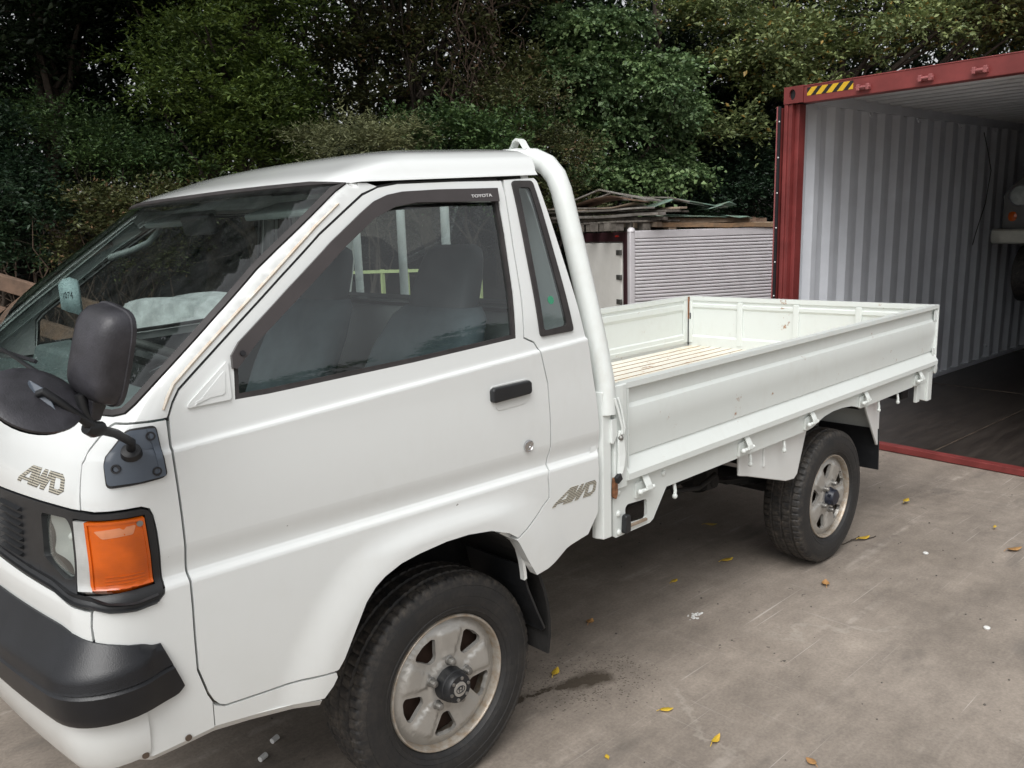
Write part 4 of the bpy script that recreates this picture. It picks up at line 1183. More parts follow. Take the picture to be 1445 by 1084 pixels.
# ribbed steel deck, each rib a strip running lengthwise
fl = MB(B); fl.box(XF - .01, XR - .035, .045, 1.555, ZF - .03, ZF - .012); fl.build('bed_floor', FLOORR, T)
rib_me = None
NR = 19; pitch = 1.50 / NR
for i in range(NR):
    y = .05 + pitch * (i + .5)
    if rib_me is None:
        b = MB()
        hw = pitch / 2 - .0065
        b.sweep(None, [[(x, -hw - .006, -.012), (x, -hw, 0), (x, hw, 0), (x, hw + .006, -.012)] for x in (XF - .02, XR - .030)])
        rib_me = b.mesh('deck_rib')
        rib_me.materials.append(FLOORW); rib_me.materials.append(FLOORR)
        for f_ in rib_me.polygons: f_.material_index = 0 if f_.normal.z > .9 else 1
    o = bpy.data.objects.new('deck_rib', rib_me); COL.objects.link(o); o.parent = T
    o.matrix_parent_inverse = base_matrix(T).inverted()
    o.location = (0, y, ZF - 1.9 * .018); o.rotation_euler = (0, -math.atan(.018), 0)
# side rail of the deck with wheel cutout
def rail(y0, sgn, nm='deck_rail'):
    arch = [(1.97, .708), (2.02, .722), (2.08, .737), (2.16, .745), (2.25, .744), (2.34, .735), (2.41, .718), (2.44, .706)]
    low = [(.91, .708), (1.93, .704)] + arch + [(3.29, .708)]
    outl = low + [(3.29, .792), (.66, .792), (.66, .740)]
    b = MB(B)
    b.prism([p for p in outl], lambda a, c, t: (a, y0 + sgn * t, c), .016, .030)
    o = b.build(nm, BEDW, T)
    b = MB(B); b.box(.68, 3.29, y0 + sgn * .030 if sgn > 0 else y0 - .10, y0 + sgn * .10 if sgn > 0 else y0 - .030, .752, .757); b.build('rail_flange', BEDW, o)
    return o
r_n = rail(0, 1); rail(1.6, -1)
for x in (.80, 1.30, 1.95, 2.55, 3.2):
    b = MB(B); b.box(x - .03, x + .03, .06, 1.54, .68, .755); b.build('deck_crossbearer', UNDER, T)
# front bracket plate with its window, bolts, rubber buffer
pl_o = [(.640,.782),(.640,.590),(.653,.583),(.832,.587),(.850,.596),(.925,.694),(.935,.725),(.935,.782)]
pl_h = round_poly([(.700,.612),(.815,.606),(.815,.676),(.712,.682),(.700,.672)], .012)
def Mpl(x, z): x = np.asarray(x, float); z = np.asarray(z, float); return np.stack([x, .013 + 0 * x, z], -1)
plate = panel('front_bracket', pl_o, BEDW, T, holes=[pl_h], M=Mpl, sign=1, da=.1, db=.1, depth=.012)
for x, z in ((.664,.735),(.664,.662),(.666,.598),(.905,.745)):
    MB().sphere((x, .011, z), (.011, .006, .011), 12, 6).build('rivet', BEDW, plate, smooth=60)
MB().prism(round_poly([(.676,.592),(.706,.594),(.706,.650),(.695,.656),(.680,.652)], .008), lambda a, b_, t: (a, t, b_), -.008, .012).build('rubber_buffer', BLACKP, plate, bevel=.004)
MB().box(.708, .806, .004, .013, .604, .612).build('ledge_strip', PALETIMBER, plate)
# front upright and tubular cab guard
gd = MB()
gd.sweep(None, [[(.572, .03, z), (.582, .004, z), (.618, .002, z), (.630, .014, z), (.630, .045, z), (.572, .045, z)] for z in (.598, .8, 1.0, 1.075)])
for k in (1,): pass
guard = empty('cab_guard', (.62, .8, 1.1)); guard.parent = T; guard.matrix_parent_inverse = base_matrix(T).inverted(); guard.location = (.62, .8, 1.1)
bpy.data.objects.remove(guard)
pipe = [(.612,.018,1.00),(.616,.026,1.10),(.618,.056,1.22),(.619,.096,1.36),(.620,.138,1.50),(.620,.176,1.625),(.620,.196,1.69),(.620,.218,1.735),(.620,.255,1.772),(.620,.31,1.795),(.620,.39,1.803),(.620,.60,1.806),(.620,.80,1.806)]
gp = MB().tube(pipe + [(x, 1.6 - y, z) for x, y, z in pipe[-2::-1]], .034, 18)
gpo = gp.build('guard_pipe', GUARD, T, smooth=60)
gd.build('guard_upright', GUARD, gpo, bevel=.003)
g2 = MB(); g2.v = [(x, 1.6 - y, z) for x, y, z in gd.v]; g2.f = list(gd.f); g2.build('guard_upright', GUARD, gpo, bevel=.003)
for y in (.79, 1.065, 1.385):
    MB().tube([(.625, y, 1.80), (.625, y, .80)], .017, 10).build('guard_bar', GUARD, gpo, smooth=60)
hk = MB()
hkp = [(.62,.425,1.826),(.62,.408,1.838),(.62,.393,1.860),(.62,.380,1.866),(.62,.368,1.860),(.62,.352,1.838),(.62,.338,1.826)]
hk.sweep(None, [[(x - .017, y, z), (x + .017, y, z), (x + .017, y + (.004 if i < 3 else -.004 if i > 3 else 0), z - .007), (x - .017, y + (.004 if i < 3 else -.004 if i > 3 else 0), z - .007)] for i, (x, y, z) in enumerate(hkp)])
hk.build('rope_hook', GUARD, gpo)
MB().box(.60, .64, .33, .43, 1.822, 1.830).build('hook_base', GUARD, gpo)
# latch lever at the front end of the side panel
lv = MB()
for dx in (0, .016):
    lv.tube([(.622 + dx, -.012, 1.052), (.630 + dx, -.017, 1.02), (.650 + dx * .6, -.020, .955), (.648 + dx * .4, -.018, .935)], .0045, 8)
lvo = lv.build('latch_link', GUARD, T, smooth=60)
MB().sweep(None, [[(x - w, -.012, z), (x + w, -.020, z), (x + w, -.006, z), (x - w, -.004, z)] for x, z, w in ((.648,.945,.006),(.651,.90,.011),(.654,.865,.012),(.650,.83,.010),(.644,.805,.006))]).build('latch_handle', GUARD, lvo, bevel=.002)
MB().obox((.637, -.012, .792), (.011, 0, .006), (0, .007, 0), (-.005, 0, .011)).build('latch_grip', BLACKP, lvo, bevel=.003)
MB().prism([(.612,.985),(.636,.985),(.640,.93),(.618,.905),(.612,.91)], lambda a, b_, t: (a, t, b_), -.008, .004).build('latch_plate', GUARD, lvo, bevel=.002)
MB().sphere((.648, -.014, .922), .009, 10, 6).build('latch_pivot', DULLM, lvo, smooth=60)
MB().prism(round_poly([(.632,.790),(.645,.800),(.648,.74),(.640,.718),(.628,.728)], .01), lambda a, b_, t: (a, t, b_), -.001, .010).build('rust_stop', RUST, plate)
# hinge latches under the side panel: plate, curved tongue and pin
def latch(x, z):
    b = MB(B); zz = z
    b.prism(round_poly([(-.028, -.030), (.034, -.030), (.034, .030), (-.028, .022)], .008), lambda a, c, t: (x + a, t, zz + c), .006, .017)
    o = b.build('latch_base', BEDW, T, bevel=.003)
    b = MB(B)
    b.sweep(None, [[(x + a - .014, y, zz + c), (x + a + .016, y, zz + c), (x + a + .016, y - .006, zz + c + .002), (x + a - .014, y - .006, zz + c + .002)] for a, y, c in ((.012,.008,.048),(.012,.002,.040),(.012,-.006,.026),(.013,-.013,.012),(.013,-.016,-.004))])
    b.build('latch_tongue', BEDW, o, bevel=.002)
    b = MB(B); b.tube([(x - .026, -.010, zz - .003), (x + .046, -.010, zz - .001)], [.008, .006], 10); b.sphere((x + .046, -.010, zz), .008, 8, 6); b.sphere((x - .024, -.010, zz - .003), .010, 8, 6)
    b.build('latch_pin', BEDW, o, smooth=60)
for x, z in ((.775,.742),(1.402,.742),(1.916,.742),(2.435,.742),(3.075,.742)): latch(x, z)
for x, z in ((.985,.705),(1.482,.705),(1.745,.702),(2.655,.704),(2.880,.704)):
    b = MB(B); b.tube([(x, .035, z + .02), (x + .004, .028, z - .005), (x + .002, .022, z - .028), (x - .003, .020, z - .046)], .0065, 8); b.sphere((x - .003, .020, z - .046), .010, 8, 6)
    b.build('rope_peg', BEDW, T, smooth=60)
b = MB(B); b.box(3.10, 3.14, .012, .03, .615, .71); b.box(3.235, 3.29, .008, .022, .60, .76); b.prism([(3.13,.63),(3.24,.60),(3.24,.71),(3.13,.71)], lambda a, c, t: (a, t, c), .02, .03); b.build('rear_bracket', BEDW, T, bevel=.003)
b = MB(B); b.lathe([(-.012, 0), (-.012, .026), (.010, .026), (.012, .02), (.012, 0)], (3.318, .015, .765), (0, -1, 0), 18); b.build('tailgate_hinge', BEDW, T, smooth=40)
b = MB(B); b.prism(round_poly([(0,.925),(.022,.945),(.026,1.0),(.02,1.04),(0,1.05)], .01), lambda a, c, t: (3.306 + a, t, c), .01, .05); b.build('tailgate_clasp', BEDW, T, bevel=.004)
b = MB(B); b.box(3.312, 3.332, .03, .06, 1.005, 1.045); b.build('side_reflector', REDL, T, bevel=.004)
for y in (.12, 1.36):
    b = MB(B); b.box(3.19, 3.27, y, y + .20, .60, .69); tl_ = b.build('tail_lamp', BLACKP, T, bevel=.006); b = MB(B); b.box(3.271, 3.285, y + .01, y + .19, .61, .68); b.build('lamp_lens', REDL, tl_, bevel=.004)
b = MB(B); b.box(2.9, 3.2, .25, 1.35, .60, .66); b.build('rear_crossmember', UNDER, T)
# rear wheel guards (white) and black flap
g = MB()
fo = [(1.452,.735),(1.458,.60),(1.52,.585),(1.83,.494),(1.90,.488),(1.928,.505),(1.945,.55),(2.012,.72),(2.012,.735)]
gf = []
for x, z in fo: gf.append((x, z))
def gmap(a, c, t): return (a, .055 + t + max(0, (a - 1.88)) * .25 * 0, c)
g.prism(gf, gmap, 0, .012)
wg = g.build('wheel_guard', WHITE, T, bevel=.004)
MB().box(1.63, 1.645, .046, .058, .60, .72).build('guard_rib', WHITE, wg, bevel=.005)
MB().sweep(None, [[(x, .058, z), (x, .42, z), (x + .012, .42, z), (x + .012, .058, z)] for x, z in ((2.005,.735),(1.945,.56),(1.915,.50))]).build('guard_return', UNDER, wg)
g = MB(); g.prism([(2.55,.725),(2.735,.725),(2.742,.48),(2.728,.475)], lambda a, c, t: (a, t, c), .050, .062)
rg_ = g.build('wheel_guard', WHITE, T, bevel=.003)
g = MB(); g.sweep(None, [[(x, .062, z), (x, .42, z), (x + .010, .42, z), (x + .010, .062, z)] for x, z in ((2.735,.725),(2.738,.60),(2.742,.48))]); g.build('guard_return', BEDW, rg_)
g = MB(); g.sweep(None, [[(x, y, z) for x, y, z in ((xx, .045, zz), (xx, .36, zz), (xx + .008, .36, zz), (xx + .008, .045, zz))] for xx, zz in ((2.725,.56),(2.735,.46),(2.742,.345))]); g.build('mud_flap', BLACKP, T, bevel=.002)
# wheel arch liner and flap in front
ln = MB()
xc, zc, rr = -.06, .375, .415
fr = []
for t in np.linspace(R(-12), R(158), 24):
    x = xc + rr * math.cos(t); z = zc + rr * math.sin(t)
    fr.append([(x, .035, z), (x, .62, z), (xc + (rr + .01) * math.cos(t), .62, zc + (rr + .01) * math.sin(t)), (xc + (rr + .01) * math.cos(t), .035, zc + (rr + .01) * math.sin(t))])
lo_ = ln.sweep(None, fr).build('wheel_arch_liner', UNDER, T)
ln2 = MB(); ln2.v = [(x, 1.6 - y, z) for x, y, z in ln.v]; ln2.f = list(ln.f); ln2.build('wheel_arch_liner', UNDER, T)
arc = [(.158,.742),(.190,.722),(.214,.70),(.232,.67),(.243,.63),(.248,.595),(.250,.572)]
MB().sweep(None, [[(x, .014, z), (x - .008, .016, z - .005), (x - .008, .034, z - .005), (x, .034, z)] for x, z in arc]).build('arch_lip', WHITE, T, smooth=50)
MB().sweep(None, [[(x, y0, z), (x, .30, z), (x + .008, .30, z), (x + .008, y0, z)] for x, z, y0 in ((.255,.60,.045),(.275,.52,.04),(.305,.44,.035),(.335,.375,.035),(.338,.362,.05))]).build('mud_flap', BLACKP, T, bevel=.002)

# ------------------------------------------------------------------ wheels
tyre_prof = [(-.155,.205),(-.165,.225),(-.172,.26),(-.166,.290),(-.152,.306),(-.149,.309),(-.118,.3155),(-.115,.309),(-.108,.309),(-.105,.3165),(-.072,.317),(-.069,.310),(-.062,.310),(-.059,.317),(-.026,.3165),(-.023,.309),(-.016,.309),(-.013,.3155),(.006,.3125),(.013,.309),(.017,.303),(.0225,.288),(.0237,.2855),(.0225,.284),(.0245,.279),(.0262,.270),(.0275,.262),(.0278,.254),(.0268,.253),(.0270,.246),(.0255,.234),(.0232,.227),(.0245,.2255),(.0225,.222),(.019,.214),(.0195,.2125),(.016,.2105),(.010,.203),(.004,.198)]
def tmod(j, k, r):
    if j in (17, 18, 19, 20) and k % 5 == 0: return r - (.004, .005, .004, .002)[j - 17]
    if j in (4, 5, 6) and k % 5 == 2: return r - .004
    if j in (9, 10) and k % 5 == 0: return r - .003
    if j in (13, 14) and k % 5 == 3: return r - .003
    return r
tyre_me = MB().lathe(tyre_prof, (0, 0, 0), (0, -1, 0), 330, mod=tmod).mesh('tyre'); finish_smooth(tyre_me, 32)
rim_prof = [(.003,.1985),(.010,.1978),(.0122,.1955),(.0118,.192),(.008,.1895),(.000,.188),(-.008,.1865),(-.018,.184),(-.15,.18)]
rim_me = MB().lathe(rim_prof, (0, 0, 0), (0, -1, 0), 72).mesh('rim_lip'); finish_smooth(rim_me, 50)
def rim_h(r, th):
    """height of the disc (towards -y); spokes crown between five windows"""
    k = np.cos(5 * (th - R(84)))
    base = np.interp(r, [.03, .060, .076, .10, .140, .156, .168, .178, .186], [.006, .006, -.001, -.002, .001, .001, -.003, -.010, -.014])
    return base + .008 * smooth(-.1, .6, k) * smooth(.066, .085, r) * (1 - smooth(.148, .166, r))
def Mrim(a, b):
    a = np.asarray(a, float); b = np.asarray(b, float)
    r = np.hypot(a, b); th = np.arctan2(b, a)
    return np.stack([a, -rim_h(r, th), b], -1)
def rim_disc(parent):
    outer = [(.186 * math.cos(t), .186 * math.sin(t)) for t in np.linspace(0, 2 * PI, 72, endpoint=False)]
    inner = [(.030 * math.cos(t), .030 * math.sin(t)) for t in np.linspace(0, 2 * PI, 24, endpoint=False)]
    hs = [inner]
    for k in range(5):
        a = R(-96 + 72 * k)
        q = [(.090, -.13), (.090, .13), (.148, .275), (.156, .20), (.158, 0), (.156, -.20), (.148, -.275)]
        hs.append(round_poly([(r * math.cos(a + t), r * math.sin(a + t)) for r, t in q], .009, 3))
    o = panel('rim_disc', outer, STEEL, parent, holes=hs, M=Mrim, sign=1, da=.011, db=.011, depth=.014, step=.011)
    return o
wheel_parts = None
def make_wheel(c, steer, near, hub):
    w = empty('wheel', c); w.parent = T; w.matrix_parent_inverse = base_matrix(T).inverted()
    w.rotation_euler = (0, hub[2], steer if near else PI + steer)
    t = add_obj('tyre', tyre_me, TYRE, w, local=True)
    r_ = add_obj('rim_lip', rim_me, RIMLIP, w, local=True)
    global disc_me
    if disc_me is None:
        d = rim_disc(None); disc_me = d.data; d.parent = w
    else:
        d = bpy.data.objects.new('rim_disc', disc_me); COL.objects.link(d); d.parent = w
    bd = MB().lathe([(-.05, 0), (-.05, .14), (-.055, .176), (-.14, .176)], (0, 0, 0), (0, -1, 0), 32).build('brake_drum', BRAKE, w, local=True, smooth=40)
    for k in range(5):
        a = R(84 + 72 * k)
        cc = (.066 * math.cos(a), 0, .066 * math.sin(a))
        MB().lathe([(.0, .015), (.006, .0145), (.008, .0115), (.022, .0112), (.027, .009), (.029, .0)], (cc[0], .0, cc[2]), (0, -1, 0), 10).build('lug_nut', DULLM, w, local=True, smooth=30)
    if hub[0] == 'front':
        h = MB().lathe([(.0, .050), (.004, .0495), (.030, .0475), (.034, .0465), (.036, .044), (.052, .0415), (.056, .038), (.057, .0)], (0, 0, 0), (0, -1, 0), 36).build('hub_cap', BLACKP, w, local=True, smooth=35)
        for k in range(6):
            a = R(60 * k + 15)
            MB().lathe([(.056, .0055), (.0595, .005), (.060, .0)], (.031 * math.cos(a), 0, .031 * math.sin(a)), (0, -1, 0), 8).build('cap_screw', DULLM, h, local=True)
        MB().lathe([(.056, .0215), (.0590, .021), (.0595, .0)], (0, 0, 0), (0, -1, 0), 24).build('cap_badge', STEEL, h, local=True, smooth=30)
        oval = [(.0145 * math.cos(t), .0100 * math.sin(t)) for t in np.linspace(0, 2 * PI, 25)]
        o2 = [(.0055 * math.cos(t), .0100 * math.sin(t)) for t in np.linspace(0, 2 * PI, 25)]
        lb = MB()
        lb.tube([(a, -.0600, b) for a, b in oval], .0011, 5, cap=False); lb.tube([(a, -.0600, b) for a, b in o2], .0011, 5, cap=False)
        lb.tube([(.0075 * math.cos(t), -.0600, .004 + .0045 * math.sin(t)) for t in np.linspace(0, 2 * PI, 19)], .0010, 5, cap=False)
        lb.build('badge_ring', BLACKP, h, local=True, smooth=60)
    else:
        h = MB().lathe([(.0, .046), (.006, .045), (.018, .040), (.022, .037), (.036, .036), (.040, .033), (.041, 0)], (0, 0, 0), (0, -1, 0), 24).build('hub_cap', NAVY, w, local=True, smooth=35)
        for k in range(6):
            a = R(60 * k)
            MB().lathe([(.018, .008), (.030, .0075), (.032, 0)], (.036 * math.cos(a), 0, .036 * math.sin(a)), (0, -1, 0), 6).build('cap_bolt', NAVY, h, local=True)
    return w
disc_me = None
make_wheel((0, .0925, .3165), .0, True, ('front', 0, 0.0))
make_wheel((2.270, .0775, .3165), .0, True, ('rear', 0, R(22)))
make_wheel((0, 1.5075, .3165), .0, False, ('front', 0, .4))
make_wheel((2.270, 1.5225, .3165), .0, False, ('rear', 0, .9))

# ------------------------------------------------------------------ chassis
for y in (.42, 1.18):
    b = MB(); b.box(-.6, 3.15, y - .035, y + .035, .50, .60); b.build('chassis_rail', UNDER, T, bevel=.006)
b = MB(); b.tube([(2.27, .26, .317), (2.27, 1.34, .317)], .045, 14); b.sphere((2.27, .80, .317), (.13, .12, .13), 16, 10); b.build('rear_axle', UNDER, T, smooth=50)
b = MB(); b.tube([(0, .26, .30), (0, 1.34, .30)], .035, 12); b.build('front_axle', UNDER, T, smooth=50)
b = MB(); b.tube([(.6, .80, .42), (2.16, .80, .33)], .035, 12); b.build('drive_shaft', UNDER, T, smooth=50)
b = MB(); b.box(-.35, .55, .62, .98, .32, .60); b.build('gearbox', UNDER, T, bevel=.04)
for y in (.36, 1.24):
    b = MB()
    for k in range(4):
        L = 1.0 - k * .2
        b.sweep(None, [[(2.27 + L * .58 * t, y - .03, z), (2.27 + L * .58 * t, y + .03, z), (2.27 + L * .58 * t, y + .03, z - .010), (2.27 + L * .58 * t, y - .03, z - .010)] for t, z in [(t, .405 - k * .011 + .07 * (L * t)**2) for t in np.linspace(-1, 1, 9)]])
    b.box(2.22, 2.32, y - .04, y + .04, .355, .42)
    b.build('leaf_spring', UNDER, T)
    b = MB(); b.box(1.64, 1.72, y - .04, y + .04, .44, .56); b.cyl((1.69, y - .05, .475), (1.69, y + .05, .475), .03, 10); b.build('spring_hanger', UNDER, T, bevel=.006)
b = MB(); b.box(.75, 1.35, 1.0, 1.5, .38, .62); b.build('fuel_tank', UNDER, T, bevel=.04)
b = MB(); b.lathe([(0, 0), (0, .16), (.02, .165), (.14, .165), (.16, .15), (.16, 0)], (1.45, .80, .60), (0, 0, -1), 28); b.build('spare_wheel', UNDER, T, smooth=40)
b = MB(); b.tube([(.5, .60, .40), (1.1, .58, .38), (1.9, .56, .42), (2.2, .55, .50), (2.6, .56, .48), (3.0, .58, .44)], .022, 10); b.build('exhaust_pipe', UNDER, T, smooth=60)
b = MB(); b.tube([(2.3, .36, .35), (2.36, .40, .66)], .022, 10); b.build('shock_absorber', UNDER, T, smooth=60)
b = MB(); b.tube([(1.30, .30, .60), (1.34, .28, .52), (1.50, .27, .50), (1.62, .27, .53)], .012, 8); b.build('brake_pipe', UNDER, T, smooth=60)

# ------------------------------------------------------------------ shipping container
CT = empty('shipping_container', (4.6209, 1.6734, -.0355), None)
_q = (-.049, .0127, -.0124)
CM = (Matrix.Rotation(_q[0], 3, 'Z') @ Matrix.Rotation(_q[1], 3, 'X') @ Matrix.Rotation(_q[2], 3, 'Y'))
CT.rotation_euler = CM.to_euler()
tag(CT, 'red shipping container with its end open, corrugated grey inside walls and dark plywood floor', 'shipping container')
CH, CWID, CL = 2.6193, 2.438, 12.0
def cbuild(mb, name, mat, bevel=0, smooth_=0, parent=None):
    return mb.build(name, mat, parent or CT, bevel=bevel, smooth=smooth_, local=True)
for y0, sg in ((0, -1), (-CWID, 1)):
    ys = lambda a, b_: (min(y0 + sg * a, y0 + sg * b_), max(y0 + sg * a, y0 + sg * b_))
    b = MB(); y = ys(0, .030); b.box(0, .14, y[0], y[1], .12, CH - .12); y = ys(.030, .058); b.box(.012, .14, y[0], y[1], .12, CH - .12); y = ys(.058, .064); b.box(.004, .14, y[0], y[1], .12, CH - .12); y = ys(.064, .098); b.box(.05, .14, y[0], y[1], .12, CH - .12)
    cbuild(b, 'corner_post', RED, bevel=.004)
    for z0 in (0, CH - .118):
        b = MB(); y = ys(-.003, .155)
        n_o = [(y[0], z0 - .0), (y[1], z0), (y[1], z0 + .120), (y[0], z0 + .120)]
        cyc, czc = (y[0] + y[1]) / 2 + sg * -.01, z0 + .062
        hole = [(cyc + .026 * math.cos(t), czc + .038 * math.sin(t)) for t in np.linspace(0, 2 * PI, 20, endpoint=False)]
        o = panel('corner_casting', n_o, RED, None, holes=[hole], M=lambda a, c: np.stack([-.004 + 0 * a, a, c], -1), sign=-1, da=.0, db=.0, depth=.02)
        o.parent = CT
        b.box(.016, .16, y[0], y[1], z0, z0 + .120)
        cbuild(b, 'casting_block', BLACKS, parent=o)
b = MB(); b.box(0, .09, -CWID + .156, -.156, CH - .126, CH - .004); b.box(-.004, .05, -CWID + .156, -.156, CH - .012, CH - .002)
hd = cbuild(b, 'door_header', RED, bevel=.006)
for yy in (.62, 1.04, 1.37, 1.75):
    b = MB(); b.box(-.016, .0, -yy - .045, -yy + .045, CH - .095, CH - .065); b.box(-.040, -.012, -yy - .045, -yy - .022, CH - .100, CH - .058); b.box(-.040, -.012, -yy + .022, -yy + .045, CH - .100, CH - .058); b.cyl((-.03, -yy - .05, CH - .08), (-.03, -yy + .05, CH - .08), .010, 8)
    cbuild(b, 'cam_keeper', RED2, bevel=.004)
hz = MB(); hz.box(-.0022, -.0008, -.535, -.185, CH - .078, CH - .022)
cbuild(hz, 'hazard_sticker', HAZARD, parent=hd)
b = MB(); b.box(-.004, .07, -CWID + .10, -.10, 0, .044); b.box(.07, .20, -CWID + .10, -.10, 0, .028)
cbuild(b, 'door_sill', RED, bevel=.004)
JOINT = simple('floor_joint', (0.10, 0.075, 0.055), 0.7, var=0.3, scale=8)
# plywood floor boards
for i in range(5):
    for j in range(2):
        x0 = .075 + i * 2.4; 
        b = MB(); b.box(x0, x0 + 2.394, -1.219 - (1.12 if j else 0) + .003, -1.219 + (0 if j else 1.12) - .003, .0, .034 + .001 * ((i + j) % 2))
        cbuild(b, 'floor_board', PLY)
for i in range(1, 5):
    x0 = .072 + i * 2.4; b = MB(); b.box(x0 - .006, x0 + .006, -2.34, -.10, .030, .0375); cbuild(b, 'joint_strip', JOINT)
b = MB(); b.box(.08, CL, -1.224, -1.214, .030, .0378); cbuild(b, 'joint_strip', JOINT)
# corrugated side walls
def corr(y0, sg, name):
    b = MB(); n = int((CL - .2) / .278); fr = []
    for i in range(n):
        x = .10 + i * .278
        for dx, dd in ((0, 0), (.072, 0), (.104, .036), (.174, .036), (.206, 0)):
            if dx == .206: x2 = x + .206
            fr.append((x + dx + (.036 if dx > .15 else 0), dd))
    pts = []
    for i in range(n):
        x = .10 + i * .278
        pts += [(x, .052), (x + .072, .052), (x + .139, .016), (x + .211, .016)]
    pts.append((.10 + n * .278, .052))
    b.sweep(None, [[(x, y0 + sg * d, .045), (x, y0 + sg * d, CH - .10)] for x, d in pts], closed_sec=False, cap=False)
    o = cbuild(b, name, CWALL)
    b = MB(); b.sweep(None, [[(x, y0 + sg * (d - .004), .045), (x, y0 + sg * (d - .004), CH - .05)] for x, d in pts], closed_sec=False, cap=False)
    cbuild(b, 'outer_skin', RED, parent=o)
    b = MB(); y = sorted((y0, y0 + sg * .003)); b.box(.14, CL, y[0], y[1], CH - .11, CH - .002); b.box(.14, CL, y[0], y[1], 0, .06); cbuild(b, 'outer_rail', RED, parent=o)
    return o
corr(0, -1, 'side_wall'); corr(-CWID, 1, 'side_wall')
for y0, sg in ((0, -1), (-CWID, 1)):
    for z0, z1, nm in ((CH - .10, CH - .01, 'top_rail'), (.0, .055, 'bottom_rail')):
        b = MB(); y = sorted((y0 + sg * .004, y0 + sg * .058)); b.box(.14, CL, y[0], y[1], z0, z1); cbuild(b, nm, CWALL if nm == 'top_rail' else CWALL)
b = MB(); pts = []
n = int((CL - .1) / .209)
for i in range(n):
    x = .09 + i * .209
    pts += [(x, CH - .030), (x + .084, CH - .030), (x + .104, CH - .012), (x + .189, CH - .012)]
b.sweep(None, [[(x, -.06, z), (x, -CWID + .06, z)] for x, z in pts], closed_sec=False, cap=False)
rs_ = cbuild(b, 'roof_sheet', CROOF)
b = MB(); b.box(0.09, CL, -CWID, 0, CH - .008, CH - .003); cbuild(b, 'roof_skin', RED, parent=rs_)
b = MB(); b.box(CL, CL + .04, -CWID, 0, 0, CH); cbuild(b, 'end_wall', CWALL)
# lashing rings along the top rail
for x in (.35, 1.2, 2.1, 3.0, 3.9):
    b = MB(); b.tube([(x - .025, -.062, CH - .11), (x - .018, -.075, CH - .145), (x + .018, -.075, CH - .145), (x + .025, -.062, CH - .11)], .006, 6); cbuild(b, 'lashing_ring', CWALL)
for x in (.2, 1.5, 2.8, 4.1):
    b = MB(); b.tube([(x - .025, -.062, .22), (x - .018, -.078, .19), (x + .018, -.078, .19), (x + .025, -.062, .22)], .006, 6); cbuild(b, 'lashing_ring', CWALL)
# opened door folded back along the outside wall, seen edge-on
b = MB(); b.box(-.02, 1.16, .016, .046, .16, CH - .14); dr = cbuild(b, 'container_door', RED, bevel=.003)
b = MB(); b.box(-.030, -.018, .010, .030, .14, CH - .13); cbuild(b, 'door_gasket', BLACKS, parent=dr)
b = MB(); b.box(-.026, -.020, .036, .046, .15, CH - .13); cbuild(b, 'gasket_strip', RED2, parent=dr)
for i in range(9):
    b = MB(); b.sphere((-.030, .018, .30 + i * .26), .006, 8, 6); cbuild(b, 'gasket_rivet', PRINTW, parent=dr)

# strap hanging on the container wall
def cpt(x, y, z): return Vector((4.6209, 1.6734, -.0355)) + CM @ Vector((x, y, z))
st = MB().tube([cpt(3.55, -.085, 2.45), cpt(3.65, -.092, 2.30), cpt(3.80, -.09, 2.08), cpt(3.72, -.09, 1.75), cpt(3.52, -.088, 1.42), cpt(3.48, -.088, 1.33)], .004, 6)
o = st.build('hanging_strap', BLACKS, None, smooth=60)
tag(o, 'thin dark strap hanging down the corrugated container wall', 'strap')
st = MB().obox(cpt(3.52, -.078, 2.47), CM @ Vector((.035, 0, 0)), CM @ Vector((0, .02, 0)), CM @ Vector((0, 0, .05)))

# ------------------------------------------------------------------ car loaded high inside the container
car = empty('car', cpt(3.4, -1.15, .75), CM.to_euler())
tag(car, 'silver grey car raised up inside the container, only its front corner showing', 'car')
cM = Matrix.Translation(cpt(3.4, -1.15, 0)) @ CM.to_4x4()
# car local frame: x = into the container (rearwards), y = to the left, z above container floor
def carfn(x, y, z): return tuple(cM @ Vector((x, y, z)))
def cb(m): m.fn = carfn; return m
def car_sec(x, hw, z0, z1, r=.07):
    return [(x, -hw + r, z0), (x, hw - r, z0), (x, hw, z0 + r), (x, hw, z1 - r * 1.6), (x, hw - r * 1.5, z1), (x, -hw + r * 1.5, z1), (x, -hw, z1 - r * 1.6), (x, -hw, z0 + r)]
b = cb(MB())
b.sweep(None, [car_sec(x, hw, z0, z1) for x, hw, z0, z1 in ((.0,.74,1.48,1.88),(.04,.79,1.44,1.94),(.20,.80,1.40,1.99),(.6,.82,1.36,2.06),(1.1,.82,1.34,2.10),(2.6,.82,1.34,2.12),(3.9,.80,1.38,2.08),(4.1,.72,1.44,2.0))])
b.build('body', CARS, car, bevel=.02, smooth=50)
b = cb(MB()); b.sweep(None, [car_sec(x, hw, 2.05, z1, .05) for x, hw, z1 in ((.95,.70,2.12),(1.35,.62,2.40),(1.6,.60,2.44),(2.9,.60,2.44),(3.5,.66,2.12))]); b.build('cabin', GLASS if False else BLACKS, car, bevel=.02, smooth=50)
b = cb(MB()); b.sweep(None, [[(x + dx, y, z) for dx, z in ((0,1.345),(-.05,1.36),(-.07,1.42),(-.06,1.475),(0,1.49))] for x, y in ((.32,.87),(.06,.865),(-.05,.82),(-.09,.7),(-.11,.4),(-.115,0),(-.11,-.4),(-.09,-.7),(-.05,-.82),(.06,-.865),(.32,-.87))]); bo = b.build('bumper', CARB, car, smooth=50)
